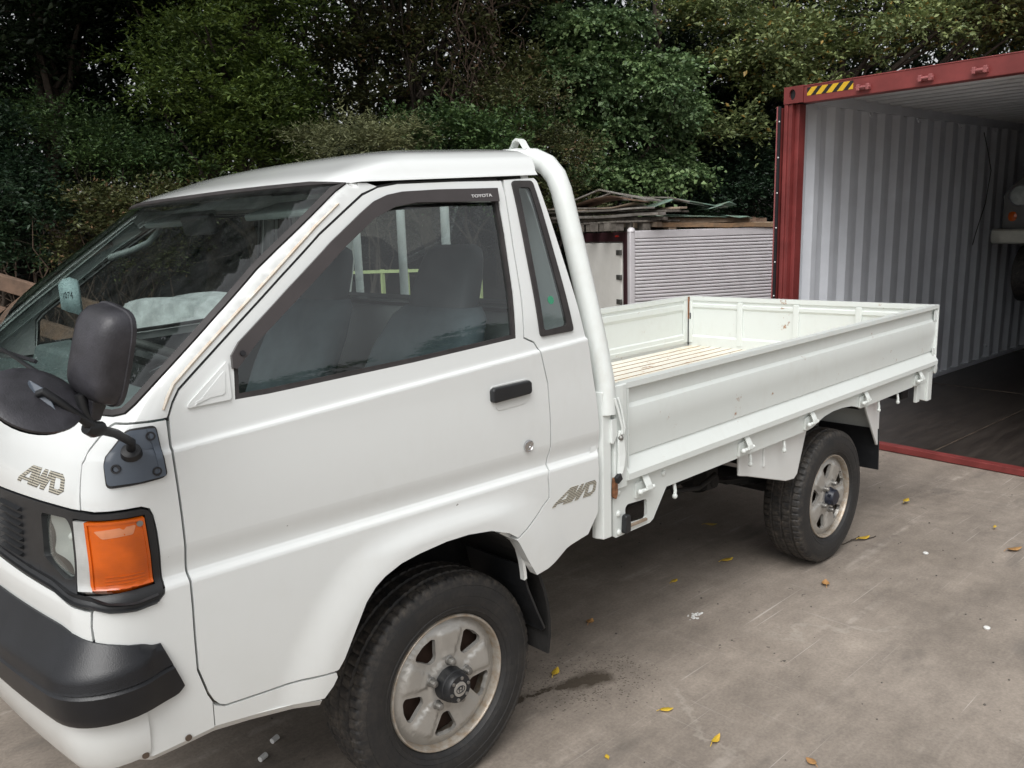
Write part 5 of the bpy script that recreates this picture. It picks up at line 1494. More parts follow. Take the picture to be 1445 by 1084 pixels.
for y in (.60, -.60):
    b = cb(MB()); b.lathe([(-.03, .105), (.012, .105), (.02, .095), (.022, 0)], (.0, y * 1.04, 1.81), (-1, .12 if y > 0 else -.12, 0), 28); hl_ = b.build('headlight', CHROME, car, smooth=40)
    b = cb(MB()); b.lathe([(.022, .090), (.034, .07), (.042, .03), (.044, 0)], (.0, y * 1.04, 1.81), (-1, .12 if y > 0 else -.12, 0), 28); b.build('headlight_lens', LAMP, hl_, smooth=60)
    b = cb(MB()); b.lathe([(0, .062), (.012, .060), (.022, .04), (.026, 0)], (.02, y + (.10 if y > 0 else -.10), 1.61), (-1, .2 if y > 0 else -.2, 0), 20); b.build('indicator', ORANGE, car, smooth=50)
b = cb(MB()); b.sphere((.06, .775, 1.80), .022, 10, 8); b.build('side_marker', PRINTW, car, smooth=60)
for i in range(6):
    b = cb(MB()); b.box(-.02, .03, -.44, .44, 1.53 + i * .03, 1.54 + i * .03); b.build('grille_bar', DULLM, car)
b = cb(MB()); b.box(.0, .1, -.45, .45, 1.50, 1.72); b.build('grille_back', BLACKS, car)
for x in (.55, 3.2):
    for y in (.66, -.66):
        b = cb(MB()); b.lathe([(-.09, .12), (-.09, .25), (-.07, .29), (.07, .29), (.09, .25), (.09, .12)], (x, y, 1.02), (0, 1, 0), 32); w_ = b.build('wheel', TYRE, car, smooth=40)
        b = cb(MB()); b.lathe([(-.08, 0), (-.08, .17), (.08, .17), (.08, 0)], (x, y, 1.02), (0, 1, 0), 24); b.build('wheel_disc', DARKIN, w_, smooth=40)
b = cb(MB()); b.box(.15, 3.9, -.6, .6, 1.20, 1.36); b.build('chassis', BLACKS, car)
rk = empty('car_rack', cpt(5.2, -1.22, .05), CM.to_euler())
tag(rk, 'dark steel rack holding the car up inside the container', 'rack')
for x in (2.6, 3.6):
    for y in (1.12, -1.12):
        b = cb(MB()); b.box(x, x + .08, y - .04, y + .04, .04, .76); b.build('rack_leg', BLACKS, rk)
    b = cb(MB()); b.box(x, x + .08, -1.15, 1.15, .66, .73); b.build('rack_beam', BLACKS, rk)

# ------------------------------------------------------------------ van box body standing on the ground
VB = empty('van_body', (5.91, 4.17, 0), (0, 0, math.atan2(-.35, .937)))
tag(VB, 'aluminium van box body with white rear door and ribbed side under piled boards', 'van body')
E1 = Vector((.937, -.35, 0)).normalized(); E2 = Vector((.35, .937, 0)).normalized(); C0 = Vector((5.91, 4.17, 0))
VW, VL, VH = 1.42, 3.0, 1.585
def vbuild(mb, name, mat, bevel=0, sm=0, parent=None):
    return mb.build(name, mat, parent or VB, bevel=bevel, smooth=sm, local=True)
b = MB(); b.box(.04, VL, .03, VW, .2, VH - .01); vbuild(b, 'box_core', VANW)
b = MB(); b.box(.06, VL, .0, .03, VH - .085, VH); vbuild(b, 'side_top_rail', ALU, bevel=.008)
b = MB(); b.box(-.012, .06, -.006, .06, .2, VH + .004); vbuild(b, 'corner_pillar', ALU, bevel=.014)
b = MB(); b.lathe([(0, .045), (.03, .04), (.045, .02), (.048, 0)], (.025, .03, VH - .01), (0, 0, 1), 16); vbuild(b, 'corner_cap', ALU, sm=50)
# extruded ribs of the side, each its own slat
rib = None
zt = VH - .088
for i in range(26):
    z = zt - .0385 * (i + 1)
    if z < .22: break
    if rib is None:
        b = MB(); b.sweep(None, [[(x, .026, 0), (x, .006, .004), (x, .0, .012), (x, .0, .026), (x, .006, .0345), (x, .026, .0375)] for x in (.06, VL)])
        rib = b.mesh('side_slat'); rib.materials.append(ALU)
    o = bpy.data.objects.new('side_slat', rib); COL.objects.link(o); o.parent = VB; o.location = (0, 0, z)
b = MB(); b.box(-.018, .04, .062, .135, .2, VH - .01); b.box(-.018, .04, VW - .07, VW, .2, VH - .01); b.box(-.018, .04, .135, VW - .07, VH - .115, VH - .01); b.box(-.018, .04, .135, VW - .07, .2, .30)
vbuild(b, 'door_frame', MAROON, bevel=.004)
b = MB(); b.box(-.030, .03, .16, VW - .10, .30, VH - .13); vd = vbuild(b, 'rear_door', VANW, bevel=.006)
b = MB(); b.box(-.034, -.028, VW - .20, VW - .19, .3, VH - .135); b.tube([(-.04, VW - .155, .3), (-.04, VW - .155, VH - .14)], .011, 8); b.box(-.052, -.03, VW - .18, VW - .14, VH - .25, VH - .16); vbuild(b, 'lock_rod', DULLM, parent=vd)
for z in (VH - .235, VH - .51, VH - .785, VH - 1.06):
    b = MB(); b.box(-.040, -.029, .165, .255, z - .028, z + .028); b.cyl((-.040, .15, z - .03), (-.040, .15, z + .03), .014, 10); vbuild(b, 'hinge', PAVED, parent=vd, bevel=.004)
b = MB(); b.box(-.024, -.018, .22, .30, VH - .065, VH - .045); vbuild(b, 'marker_lamp', REDL, bevel=.003)
b = MB(); b.box(-.022, -.017, 1.22, 1.32, VH - .075, VH - .055); vbuild(b, 'marker_lamp', REDL, bevel=.003)
for x in (.3, 1.5, 2.7):
    b = MB(); b.box(x - .08, x + .08, .05, VW - .05, 0, .2); vbuild(b, 'skid_beam', UNDER)

# ------------------------------------------------------------------ boards and sheets stacked on the van body
def loc(a, b_, z): return C0 + E1 * a + E2 * b_ + Vector((0, 0, z))
def board(name, p, q, w, h, mat, label, cat, group=None, roll=0, bev=.002):
    p = loc(*p); q = loc(*q)
    c = (p + q) / 2; d = q - p; L = d.length; d.normalize()
    o = empty if False else None
    m = MB()
    up = Vector((math.sin(roll) * 1, 0, math.cos(roll)))
    rng = random.Random(hash(label) % 1000 if False else len(label))
    s = d.cross(up).normalized(); t = s.cross(d)
    n = 6
    fr = []
    for i in range(n + 1):
        u = (i / n - .5) * L
        sag = -.012 * (1 - (2 * i / n - 1)**2) * random.uniform(-.5, 1)
        e0 = random.uniform(-.006, .006)
        cc = d * u + t * sag
        fr.append([cc - s * (w / 2 + e0) - t * h / 2, cc + s * (w / 2 + e0) - t * h / 2, cc + s * (w / 2 - e0) + t * h / 2, cc - s * (w / 2 - e0) + t * h / 2])
    m.sweep(None, fr)
    ob = m.build(name, mat, None, bevel=bev)
    ob.location = c
    tag(ob, label, cat, group)
    return ob
H = VH + .004
# pallet below the grey boards
pal = empty('pallet', loc(.25, .75, H)); tag(pal, 'grey timber pallet under the weathered boards on the van roof', 'pallet')
def pbox(nm, a0, a1, b0, b1, z0, z1, mat=OLDWOOD):
    m = MB(); c = loc((a0 + a1) / 2, (b0 + b1) / 2, (z0 + z1) / 2)
    m.obox(c, E1 * (a1 - a0) / 2, E2 * (b1 - b0) / 2, Vector((0, 0, (z1 - z0) / 2)))
    return m.build(nm, mat, pal, bevel=.004)
for a in (-.12, .22, .56):
    for bb in (.02, .28, .60, .95, 1.30):
        pbox('block', a - .05, a + .05, bb, bb + .12, H, H + .085, PALETIMBER if (bb < .1 and a > .4) else OLDWOOD)
for bb in (.0, .29, .62, .96, 1.29): pbox('deck_board', -.18, .64, bb, bb + .15, H + .086, H + .106)
gl = 'grey weathered boards stacked on the van roof'
specs = [((-.20, 1.62, H + .145), (.40, -.06, H + .120), .12, .035, OLDWOOD, 'long grey weathered board lowest of the stack over the white van door'),
         ((-.26, 1.60, H + .185), (.30, -.16, H + .170), .14, .030, GREYSH, 'pale grey board with a broken end second from the bottom over the van door'),
         ((-.14, 1.60, H + .222), (.52, -.12, H + .200), .16, .025, OLDWOOD, 'wide dark weathered board jutting right across the middle of the grey stack'),
         ((-.30, 1.66, H + .250), (.24, -.02, H + .240), .16, .020, GREYSH, 'light grey thin board near the top of the stack over the van door'),
         ((.10, 1.45, H + .268), (.62, -.10, H + .232), .13, .022, PALETIMBER, 'yellowish plank whose end sticks out at the right of the grey stack'),
         ((.30, 1.20, H + .240), (.74, .02, H + .195), .10, .022, OLDWOOD, 'short splintered grey plank sloping down beside the yellowish plank'),
         ((-.34, 1.5, H + .285), (.34, .28, H + .272), .18, .016, OLDWOOD, 'thin grey board topmost of the flat boards under the bent frames')]
for p, q_, w, h, mt_, lb_ in specs: board('weathered_board', p, q_, w, h, mt_, lb_, 'board', gl)
# bent frames and plywood sheet on top
def sheet(name, pts, th, mat, label, cat, group=None):
    """pts: rows of points (grid) in van coordinates"""
    rows = [[loc(*p) for p in r] for r in pts]
    m = MB(); nr, nc = len(rows), len(rows[0])
    m.add([p for r in rows for p in r], [(i * nc + j, i * nc + j + 1, (i + 1) * nc + j + 1, (i + 1) * nc + j) for i in range(nr - 1) for j in range(nc - 1)])
    o = m.build(name, mat, None, smooth=50)
    so = o.modifiers.new('thickness', 'SOLIDIFY'); so.thickness = th
    tag(o, label, cat, group)
    return o
fm = MB()
for p, q_ in (((-.25, 1.35, H + .30), (-.05, .60, H + .47)), ((-.05, .60, H + .47), (.20, -.02, H + .33)), ((-.05, 1.35, H + .30), (.14, .62, H + .44)), ((.14, .62, H + .44), (.38, .02, H + .32)), ((-.05, .60, H + .47), (.14, .62, H + .44)), ((.20, -.02, H + .33), (.38, .02, H + .32))):
    fm.bar(loc(*p), loc(*q_), .035, .016)
o = fm.build('bent_frame', GREYSH, None, bevel=.002); tag(o, 'bent pale sash frame standing in a peak on top of the grey boards', 'frame')
fm = MB()
for p, q_ in (((.15, .75, H + .40), (.48, -.02, H + .345)), ((.48, -.02, H + .345), (.72, -.06, H + .295)), ((.40, .85, H + .37), (.72, -.06, H + .295)), ((.15, .75, H + .40), (.40, .85, H + .37))):
    fm.bar(loc(*p), loc(*q_), .03, .014)
o = fm.build('bent_frame', GREYSH, None, bevel=.002); tag(o, 'flatter grey frame lying right of the peaked frame on the boards', 'frame')
sheet('plywood_sheet', [[(-.18, 1.15, H + .31), (-.05, .75, H + .385), (.02, .45, H + .40), (.12, .12, H + .33)], [(.10, 1.2, H + .30), (.2, .8, H + .36), (.26, .48, H + .37), (.34, .15, H + .31)]], .012, LUMBER, 'curled brown plywood sheet under the peaked frame', 'plywood sheet')
sheet('curled_board', [[(-.30, 1.45, H + .285), (-.22, 1.30, H + .33), (-.14, 1.12, H + .30), (-.05, .85, H + .272), (.05, .50, H + .268), (.14, .2, H + .31)], [(-.05, 1.5, H + .285), (.0, 1.35, H + .32), (.08, 1.15, H + .30), (.15, .9, H + .270), (.25, .55, H + .266), (.34, .25, H + .30)]], .014, PALETIMBER, 'pale curled board end below the brown plywood on the left stack', 'board')
# timber stack to the right
gt = 'timbers stacked on the van roof'
ts = [((.34, .06, H + .052), (2.25, .02, H + .012), .10, .05, TIMBER, 'long brown beam lowest at the front of the right-hand timber stack'),
      ((.30, .14, H + .115), (1.65, .08, H + .085), .10, .055, PALETIMBER, 'pale beam with reddish end lying on the long brown beam'),
      ((.20, .32, H + .060), (2.3, .34, H + .032), .12, .055, PALETIMBER, 'pale timber behind the long brown beam at roof level'),
      ((.50, .40, H + .118), (2.15, .42, H + .085), .12, .05, LUMBER, 'dark brown timber at the back of the right-hand stack'),
      ((.22, .55, H + .07), (.36, -.02, H + .058), .09, .055, PALETIMBER, 'short beam laid crossways at the left end of the timber stack'),
      ((.24, .60, H + .125), (.33, .06, H + .118), .09, .045, OLDWOOD, 'short grey beam laid crossways on top at the left end of the timbers'),
      ((1.10, .26, H + .115), (1.85, .24, H + .095), .10, .045, LUMBER, 'reddish brown offcut on top near the right end of the timbers')]
for p, q_, w, h, mt_, lb_ in ts: board('timber', p, q_, w, h, mt_, lb_, 'timber', gt)
sheet('green_sheet', [[(.25, .02, H + .160), (.6, .0, H + .150), (1.0, .0, H + .140), (1.35, .02, H + .125)], [(.30, .5, H + .19), (.65, .5, H + .18), (1.05, .5, H + .17), (1.4, .5, H + .15)]], .014, GREENS, 'flat green edged sheet lying on the brown timbers', 'metal sheet')
sheet('green_sheet', [[(.20, .02, H + .225), (.38, .0, H + .275), (.58, -.03, H + .335), (.70, -.03, H + .318), (.92, -.03, H + .282), (1.12, -.03, H + .252), (1.28, -.02, H + .232)], [(.30, .35, H + .24), (.48, .35, H + .290), (.66, .32, H + .345), (.80, .32, H + .33), (1.02, .32, H + .295), (1.25, .32, H + .265), (1.40, .32, H + .245)]], .010, GREENS, 'bent green roofing sheet peaked over the right-hand stack', 'metal sheet')
sheet('green_sheet', [[(1.02, -.05, H + .225), (1.15, -.05, H + .255), (1.27, -.05, H + .295), (1.38, -.04, H + .262)], [(1.05, .3, H + .21), (1.2, .3, H + .245), (1.32, .3, H + .27), (1.42, .3, H + .24)]], .010, GREENS, 'small folded green scrap sticking up at the right of the roofing sheet', 'metal sheet')
sheet('green_sheet', [[(1.28, -.04, H + .140), (1.42, -.05, H + .115), (1.55, -.05, H + .125), (1.62, -.03, H + .105)], [(1.30, .25, H + .16), (1.45, .25, H + .14), (1.58, .25, H + .145), (1.66, .25, H + .13)]], .010, GREENS, 'pale green torn scrap drooping over the timbers near their right end', 'metal sheet')

# ------------------------------------------------------------------ lumber seen left beyond the cab
def plank(p, q_, w, h, mat, label, nm='lumber_beam', cat='beam', group='brown beams beyond the cab'):
    p = Vector(p); q_ = Vector(q_); c = (p + q_) / 2
    m = MB(); m.bar(p - c, q_ - c, w, h); o = m.build(nm, mat, None, bevel=.005); o.location = c
    tag(o, label, cat, group); return o
plank((-.60, 3.98, 1.565), (.45, 3.00, 1.085), .05, .085, LUMBER, 'upper brown beam slanting down behind the windscreen edge')
plank((-.62, 3.96, 1.395), (.40, 2.98, .90), .05, .085, LUMBER, 'lower brown beam slanting down behind the windscreen edge')
plank((-.45, 3.90, 0), (-.45, 3.90, 1.42), .07, .07, LUMBER, 'upright brown post carrying the slanting beams', 'lumber_post', 'post', None)
plank((.30, 3.20, 0), (.30, 3.20, 1.12), .07, .07, LUMBER, 'short brown post at the low end of the slanting beams', 'lumber_post', 'post', None)
# yellow-green steel railing behind the truck, seen through the cab
rl = empty('steel_railing', (2.2, 3.4, 0)); tag(rl, 'yellow green steel railing seen through the cab windows', 'railing')
rd = (Vector((2.44, 3.18, 0)) - Vector((2.01, 3.60, 0))).normalized(); r0 = Vector((1.70, 3.90, 0))
for z in (1.335, 1.13, .75):
    MB().bar(r0 + Vector((0, 0, z)), r0 + rd * 1.35 + Vector((0, 0, z)), .03, .022).build('rail', YGREEN, rl)
for k in range(8):
    p = r0 + rd * (.10 + .178 * k); MB().bar(p, p + Vector((0, 0, 1.35)), .024, .024, up=(1, 0, 0)).build('railing_post', YGREEN, rl)
# white sheet over a mound, seen through the windscreen
tm = MB(); V = []; F = []; n1, n2 = 26, 18
for i in range(n1 + 1):
    for j in range(n2 + 1):
        u = i / n1 * 2 - 1; v = j / n2 * 2 - 1
        rr_ = min(1, math.sqrt(abs(u)**2.6 + abs(v)**2.6))
        z = (1.275 - .06 * u * u) * (1 - smooth(.55, 1.0, rr_)) + .012 * math.sin(u * 9 + v * 4) * (1 - rr_) + .008 * math.sin(v * 17 + u * 6)
        p = Vector((2.12, 3.25, 0)) * 0 + Vector((.62, 3.05, 0)) + Vector((.72, -.69, 0)) * u * .62 + Vector((.69, .72, 0)) * v * .45
        V.append((p.x, p.y, max(0.01, float(z))))
for i in range(n1):
    for j in range(n2): F.append((i * (n2 + 1) + j, (i + 1) * (n2 + 1) + j, (i + 1) * (n2 + 1) + j + 1, i * (n2 + 1) + j + 1))
o = tm.add(V, F).build('white_sheet', CLOTH, None, smooth=80)
tag(o, 'dirty white sheet draped over a mound seen through the windscreen', 'sheet')
# ------------------------------------------------------------------ ground and bank
def grid_sheet(name, xs, ys, fz, mat):
    V = [(x, y, fz(x, y)) for x in xs for y in ys]; n = len(ys)
    F = [(i * n + j, (i + 1) * n + j, (i + 1) * n + j + 1, i * n + j + 1) for i in range(len(xs) - 1) for j in range(n - 1)]
    me = bpy.data.meshes.new(name); me.from_pydata(V, [], F); me.polygons.foreach_set('use_smooth', [True] * len(F))
    return add_obj(name, me, mat)
g = grid_sheet('ground', [-120, -40, -12, -6, -3, 0, 2.9, 3.1, 3.3, 3.5, 3.7, 3.9, 4.1, 4.3, 6, 12, 40, 120], [-120, -40, -12, -6, -3, -2, -1, 0, 1, 2, 3, 6, 12, 40, 120], lambda x, y: -float(smooth(2.9, 4.3, x)) * min(.12, max(0.02, .040 + .0127 * (1.67 - y))), CONC)
tag(g, kind='structure')
FW = Vector((.6871, .7265, 0)); RT = Vector((.7265, -.6871, 0)); O0 = Vector((-1.3058, -1.625, 0))
def at(lat, dep, z=0.0):
    p = O0 + FW * dep + RT * lat; return Vector((p.x, p.y, z))
SOIL = simple('leaf_litter', (0.035, 0.026, 0.018), 0.95, scale=5, var=0.3, bumpy=0.6, bscale=14)
V = []; lat_ = np.linspace(-24, 26, 51); dep_ = [9.2, 9.8, 10.6, 12, 14, 16, 18, 21, 26]
hz_ = [-.05, .03, .16, .38, .7, 1.1, 1.6, 2.2, 2.6]
for d, h in zip(dep_, hz_):
    for l in lat_:
        rr = max(0.0, (l - 2.0)) * .30 if l > 2 else 0
        V.append(at(l, d + rr + .4 * math.sin(l * 1.3) + .25 * math.sin(l * 3.1 + d), h + .10 * math.sin(l * 2.1 + d * 3) * min(1, max(0, h) * 3)))
n = len(lat_)
me = bpy.data.meshes.new('bank'); me.from_pydata([tuple(v) for v in V], [], [(i * n + j, i * n + j + 1, (i + 1) * n + j + 1, (i + 1) * n + j) for i in range(len(dep_) - 1) for j in range(n - 1)])
me.polygons.foreach_set('use_smooth', [True] * len(me.polygons))
tag(add_obj('wooded_bank', me, SOIL), kind='structure')

# ------------------------------------------------------------------ foliage
def leaf_arrays(C, D, size, aspect=.42, fold=.22, jitter=.55, droop=.0):
    """C: leaf base points, D: preferred outward direction; one folded four-triangle leaf each"""
    n = len(C)
    d = D + RNG.normal(0, jitter, (n, 3)); d[:, 2] -= droop
    d /= np.linalg.norm(d, axis=1, keepdims=True) + 1e-9
    u = RNG.normal(0, .6, (n, 3)); u[:, 2] += 1.0
    s = np.cross(d, u); s /= np.linalg.norm(s, axis=1, keepdims=True) + 1e-9
    nn = np.cross(s, d)
    L = size * RNG.uniform(.6, 1.3, (n, 1)); W = L * aspect * RNG.uniform(.8, 1.2, (n, 1))
    p0 = C; p2 = C + d * L - nn * L * .10
    m = C + d * L * .48
    pl = m + s * W * .5 + nn * W * fold; pr = m - s * W * .5 + nn * W * fold
    Vv = np.stack([p0, pl, p2, pr], 1).reshape(-1, 3)
    k = np.arange(n)[:, None] * 4
    Fc = np.concatenate([k + np.array([[0, 2, 1]]), k + np.array([[0, 3, 2]])], 1).reshape(-1, 3)
    return Vv, Fc
def tri_mesh(name, Vv, Fc):
    me = bpy.data.meshes.new(name)
    me.vertices.add(len(Vv)); me.vertices.foreach_set('co', Vv.astype(np.float32).ravel())
    me.loops.add(len(Fc) * 3); me.loops.foreach_set('vertex_index', Fc.astype(np.int32).ravel())
    me.polygons.add(len(Fc)); me.polygons.foreach_set('loop_start', np.arange(0, len(Fc) * 3, 3, dtype=np.int32)); me.polygons.foreach_set('loop_total', np.full(len(Fc), 3, dtype=np.int32))
    me.update(calc_edges=True); me.validate()
    return me
def sub_lobes(lobes, k):
    out = []
    for l in lobes:
        w = l[6] if len(l) > 6 else l[3] * l[5]
        for _ in range(k):
            d = RNG.normal(0, 1, 3); d /= np.linalg.norm(d)
            d[2] = d[2] * .8 + .15
            c = np.array(l[:3]) + d * np.array(l[3:6]) * RNG.uniform(.35, .85)
            f = RNG.uniform(.28, .52)
            out.append((c[0], c[1], c[2], l[3] * f, l[4] * f, l[5] * f * .8, w * f))
    return out
def crown_points(lobes, nclump, shell=.55):
    """sprays sit on the outer and upper faces of many small lobes"""
    L0 = sub_lobes(lobes, 7)
    w = np.array([l[6] for l in L0]); w = w / w.sum()
    idx = RNG.choice(len(L0), nclump, p=w)
    d = RNG.normal(0, 1, (nclump, 3)); d /= np.linalg.norm(d, axis=1, keepdims=True)
    d[:, 2] = np.where(d[:, 2] < -.25, -d[:, 2] * .6, d[:, 2])
    r = RNG.uniform(shell**3, 1.0, (nclump, 1))**(1 / 3)
    L = np.array([l[:6] for l in L0])[idx]
    return L[:, :3] + d * L[:, 3:6] * r, d
def make_crown(lobes, nclump, per, csize, lsize, aspect=.42, shell=.5, droop=.0, flat=.6):
    """each spray carries four twigs with leaves set alternately along them"""
    P, D = crown_points(lobes, nclump, shell)
    T = 4
    ax = D + RNG.normal(0, .45, (nclump, 3)); ax[:, 2] += .10 - droop * .6
    ax /= np.linalg.norm(ax, axis=1, keepdims=True)
    tw = ax[:, None, :] + RNG.normal(0, .5, (nclump, T, 3)); tw[:, :, 2] *= .75
    tw /= np.linalg.norm(tw, axis=2, keepdims=True)
    tl = csize * 2.6 * RNG.uniform(.6, 1.3, (nclump, T, 1))
    m = max(2, per // T)
    t = (np.arange(m)[None, None, :, None] + RNG.uniform(.1, .9, (nclump, T, m, 1))) / m
    base = P[:, None, None, :] + tw[:, :, None, :] * tl[:, :, None, :] * t
    base[..., 2] -= (t[..., 0]**2) * tl[..., 0][:, :, None] * (.18 + droop * .4)
    side = np.cross(tw, np.array([0, 0, 1.0])); side /= np.linalg.norm(side, axis=2, keepdims=True) + 1e-6
    sg = np.where(np.arange(m) % 2 == 0, 1.0, -1.0)[None, None, :, None]
    ld = tw[:, :, None, :] * .7 + side[:, :, None, :] * sg * .8
    C = base.reshape(-1, 3); out = ld.reshape(-1, 3)
    C = C + RNG.normal(0, csize * .10, C.shape)
    return leaf_arrays(C, out, lsize, aspect, jitter=.32, droop=droop * .6), P
def limb_path(a, b, n=6, wob=.12):
    a = Vector(a); b = Vector(b); pts = []
    for i in range(n + 1):
        t = i / n; p = a.lerp(b, t)
        k = math.sin(t * PI) * wob
        pts.append(p + Vector((random.uniform(-k, k), random.uniform(-k, k), random.uniform(-k * .5, k * .5))))
    return pts
def tree(name, base, lobes, trunk_r, mat, nclump, per, csize, lsize, label, cat='tree', group=None, aspect=.42, shell=.5, droop=0.0, nl=9, twigs=True, bark=BARK, flat=.6, trunk_top=.7):
    """lobes given relative to base"""
    base = Vector(base); root = empty(name, base)
    tag(root, label, cat, group)
    (Vv, Fc), P = make_crown(lobes, nclump, per, csize, lsize, aspect, shell, droop, flat)
    me = tri_mesh('crown', Vv, Fc); cr = add_obj('crown', me, mat, root, local=True)
    top = max(l[2] for l in lobes); 
    cx = sum(l[0] for l in lobes) / len(lobes); cy = sum(l[1] for l in lobes) / len(lobes)
    m = MB()
    tp = limb_path((0, 0, -.1), (cx * .8, cy * .8, top * trunk_top), 8, .10)
    m.tube(tp, [trunk_r * (1.25 - .9 * i / 8) for i in range(9)], 9)
    m.build('trunk', bark, root, smooth=60, local=True)
    if twigs:
        m = MB()
        for i in range(nl):
            q = P[RNG.integers(len(P))]
            s = tp[RNG.integers(3, 9)]
            pth = limb_path(s, q, 6, .14)
            r0 = trunk_r * random.uniform(.25, .45)
            m.tube(pth, [r0 * (1 - .8 * k / 6) for k in range(7)], 6)
            for _ in range(3):
                k = random.randint(2, 5); qq = pth[k] + Vector((random.uniform(-.5, .5), random.uniform(-.5, .5), random.uniform(-.3, .4)))
                m.tube(limb_path(pth[k], qq, 4, .08), [r0 * .35 * (1 - .8 * t / 4) for t in range(5)], 5)
        m.build('branch', bark, root, smooth=60, local=True)
    return root
def lob(lat, dep, z, rl, rd, rz, base, w=None):
    p = at(lat, dep, z) - Vector(base)
    r = [abs(RT.x) * rl + abs(FW.x) * rd, abs(RT.y) * rl + abs(FW.y) * rd, rz]
    q = [p.x, p.y, p.z] + r
    return tuple(q + ([w] if w else []))
# A: tall dark evergreens on the left
b0 = at(-6.2, 11.6, .3)
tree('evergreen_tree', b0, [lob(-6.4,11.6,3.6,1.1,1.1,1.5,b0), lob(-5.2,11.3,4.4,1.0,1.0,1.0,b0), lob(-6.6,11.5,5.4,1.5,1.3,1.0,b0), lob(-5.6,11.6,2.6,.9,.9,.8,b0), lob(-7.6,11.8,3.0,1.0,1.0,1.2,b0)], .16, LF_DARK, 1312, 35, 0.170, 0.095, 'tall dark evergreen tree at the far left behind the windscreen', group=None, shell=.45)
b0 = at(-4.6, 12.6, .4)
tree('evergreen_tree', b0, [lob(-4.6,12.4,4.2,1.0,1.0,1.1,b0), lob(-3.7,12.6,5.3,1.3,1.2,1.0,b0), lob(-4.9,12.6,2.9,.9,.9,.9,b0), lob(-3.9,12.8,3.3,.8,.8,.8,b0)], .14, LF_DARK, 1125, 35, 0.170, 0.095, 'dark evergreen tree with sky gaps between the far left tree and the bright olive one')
# B: the brighter olive bush-like tree above the cab
b0 = at(-3.35, 10.4, .2)
tree('broadleaf_tree', b0, [lob(-3.6,10.3,3.75,.75,.7,.55,b0), lob(-3.15,10.2,3.2,.85,.75,.75,b0), lob(-3.0,10.3,2.6,.75,.7,.6,b0), lob(-2.75,10.2,3.25,.42,.5,.7,b0), lob(-3.9,10.5,4.6,.9,.8,.6,b0), lob(-2.9,10.5,4.35,.5,.5,.4,b0)], .10, LF_OLIVE, 950, 48, 0.120, 0.065, 'bright olive green tree rising just behind the cab roof', aspect=.36, shell=.5)
# C: brownish thin-leaved tree in the centre with hanging vines
b0 = at(-1.2, 12.8, .4)
tC = tree('thin_leaved_tree', b0, [lob(-2.3,12.6,4.3,1.1,1.0,.7,b0), lob(-.9,12.5,4.7,1.2,1.0,.9,b0), lob(-1.5,12.8,5.7,1.9,1.4,.8,b0), lob(-.3,12.4,3.7,.7,.7,.6,b0), lob(-2.6,12.5,3.5,.8,.8,.45,b0), lob(-1.3,12.4,3.5,.8,.8,.4,b0)], .12, LF_BROWN, 1125, 35, 0.180, 0.078, 'brownish thin leaved tree with bare twigs over the middle of the cab roof', shell=.35, nl=22)
vm = MB()
for i in range(46):
    l0 = random.gauss(-.5, .35); d0 = 12.0 + random.uniform(-.2, .4)
    z0 = random.uniform(3.6, 5.3); z1 = z0 - random.uniform(.6, 1.6)
    a = at(l0, d0, z0) - b0; q = at(l0 + random.uniform(-.45, .45), d0, z1) - b0
    pth = limb_path(a, q, 7, .16)
    vm.tube(pth, [random.uniform(.006, .014) * (1 - .5 * t / 7) for t in range(8)], 5)
vm.build('hanging_vine', VINE, tC, smooth=60, local=True)
# K: dark green tree behind, centre
b0 = at(-.2, 14.4, .7)
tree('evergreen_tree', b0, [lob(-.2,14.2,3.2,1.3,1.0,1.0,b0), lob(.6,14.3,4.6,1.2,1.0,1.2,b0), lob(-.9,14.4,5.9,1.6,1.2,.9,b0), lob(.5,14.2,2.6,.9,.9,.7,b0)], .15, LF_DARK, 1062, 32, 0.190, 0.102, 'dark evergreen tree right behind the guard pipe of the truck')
# D: ivy covered tree
b0 = at(1.55, 13.2, .5)
tree('ivy_covered_tree', b0, [lob(1.25,12.8,4.0,.75,.6,.75,b0), lob(1.85,12.8,3.3,.85,.7,.8,b0), lob(1.15,12.9,3.1,.75,.6,.7,b0), lob(2.15,12.9,2.5,.65,.6,.7,b0), lob(1.2,12.9,2.3,.8,.7,.6,b0), lob(1.1,13.0,4.6,.5,.5,.35,b0), lob(2.2,12.9,3.9,.55,.5,.35,b0)], .13, LF_IVY, 1125, 41, 0.110, 0.071, 'tree smothered in bright ivy behind the board stack', aspect=.75, shell=.6, droop=.5)
# E: broad oak over the container
b0 = at(5.6, 14.5, .8)
tree('oak_tree', b0, [lob(3.6,13.6,4.0,.85,.8,.45,b0), lob(4.6,13.6,4.6,1.0,.9,.6,b0), lob(5.8,13.8,4.5,1.1,.9,.6,b0), lob(7.0,13.9,4.9,1.1,.9,.6,b0), lob(8.3,14.1,4.9,1.1,.9,.7,b0), lob(3.4,13.7,3.1,.7,.7,.35,b0), lob(4.9,13.9,5.7,1.7,1.1,.7,b0), lob(7.6,14.1,6.0,1.8,1.1,.7,b0), lob(4.4,13.6,3.6,.7,.6,.35,b0), lob(3.0,13.8,5.0,.7,.7,.45,b0)], .11, LF_OAK, 1625, 38, 0.150, 0.085, 'broad pale green oak spreading above the red container', aspect=.5, shell=.5, nl=18)
b0 = at(10.5, 16.5, 1)
tree('oak_tree', b0, [lob(9.6,15.5,5.2,1.4,1.2,.9,b0), lob(11.2,15.8,5.8,1.6,1.2,1.0,b0), lob(10.2,15.8,4.3,1.3,1.0,.7,b0), lob(9.8,15.8,7.0,1.8,1.3,.9,b0)], .12, LF_OAK, 875, 32, 0.190, 0.116, 'oak at the right edge whose crown shows over the container roof', aspect=.5)
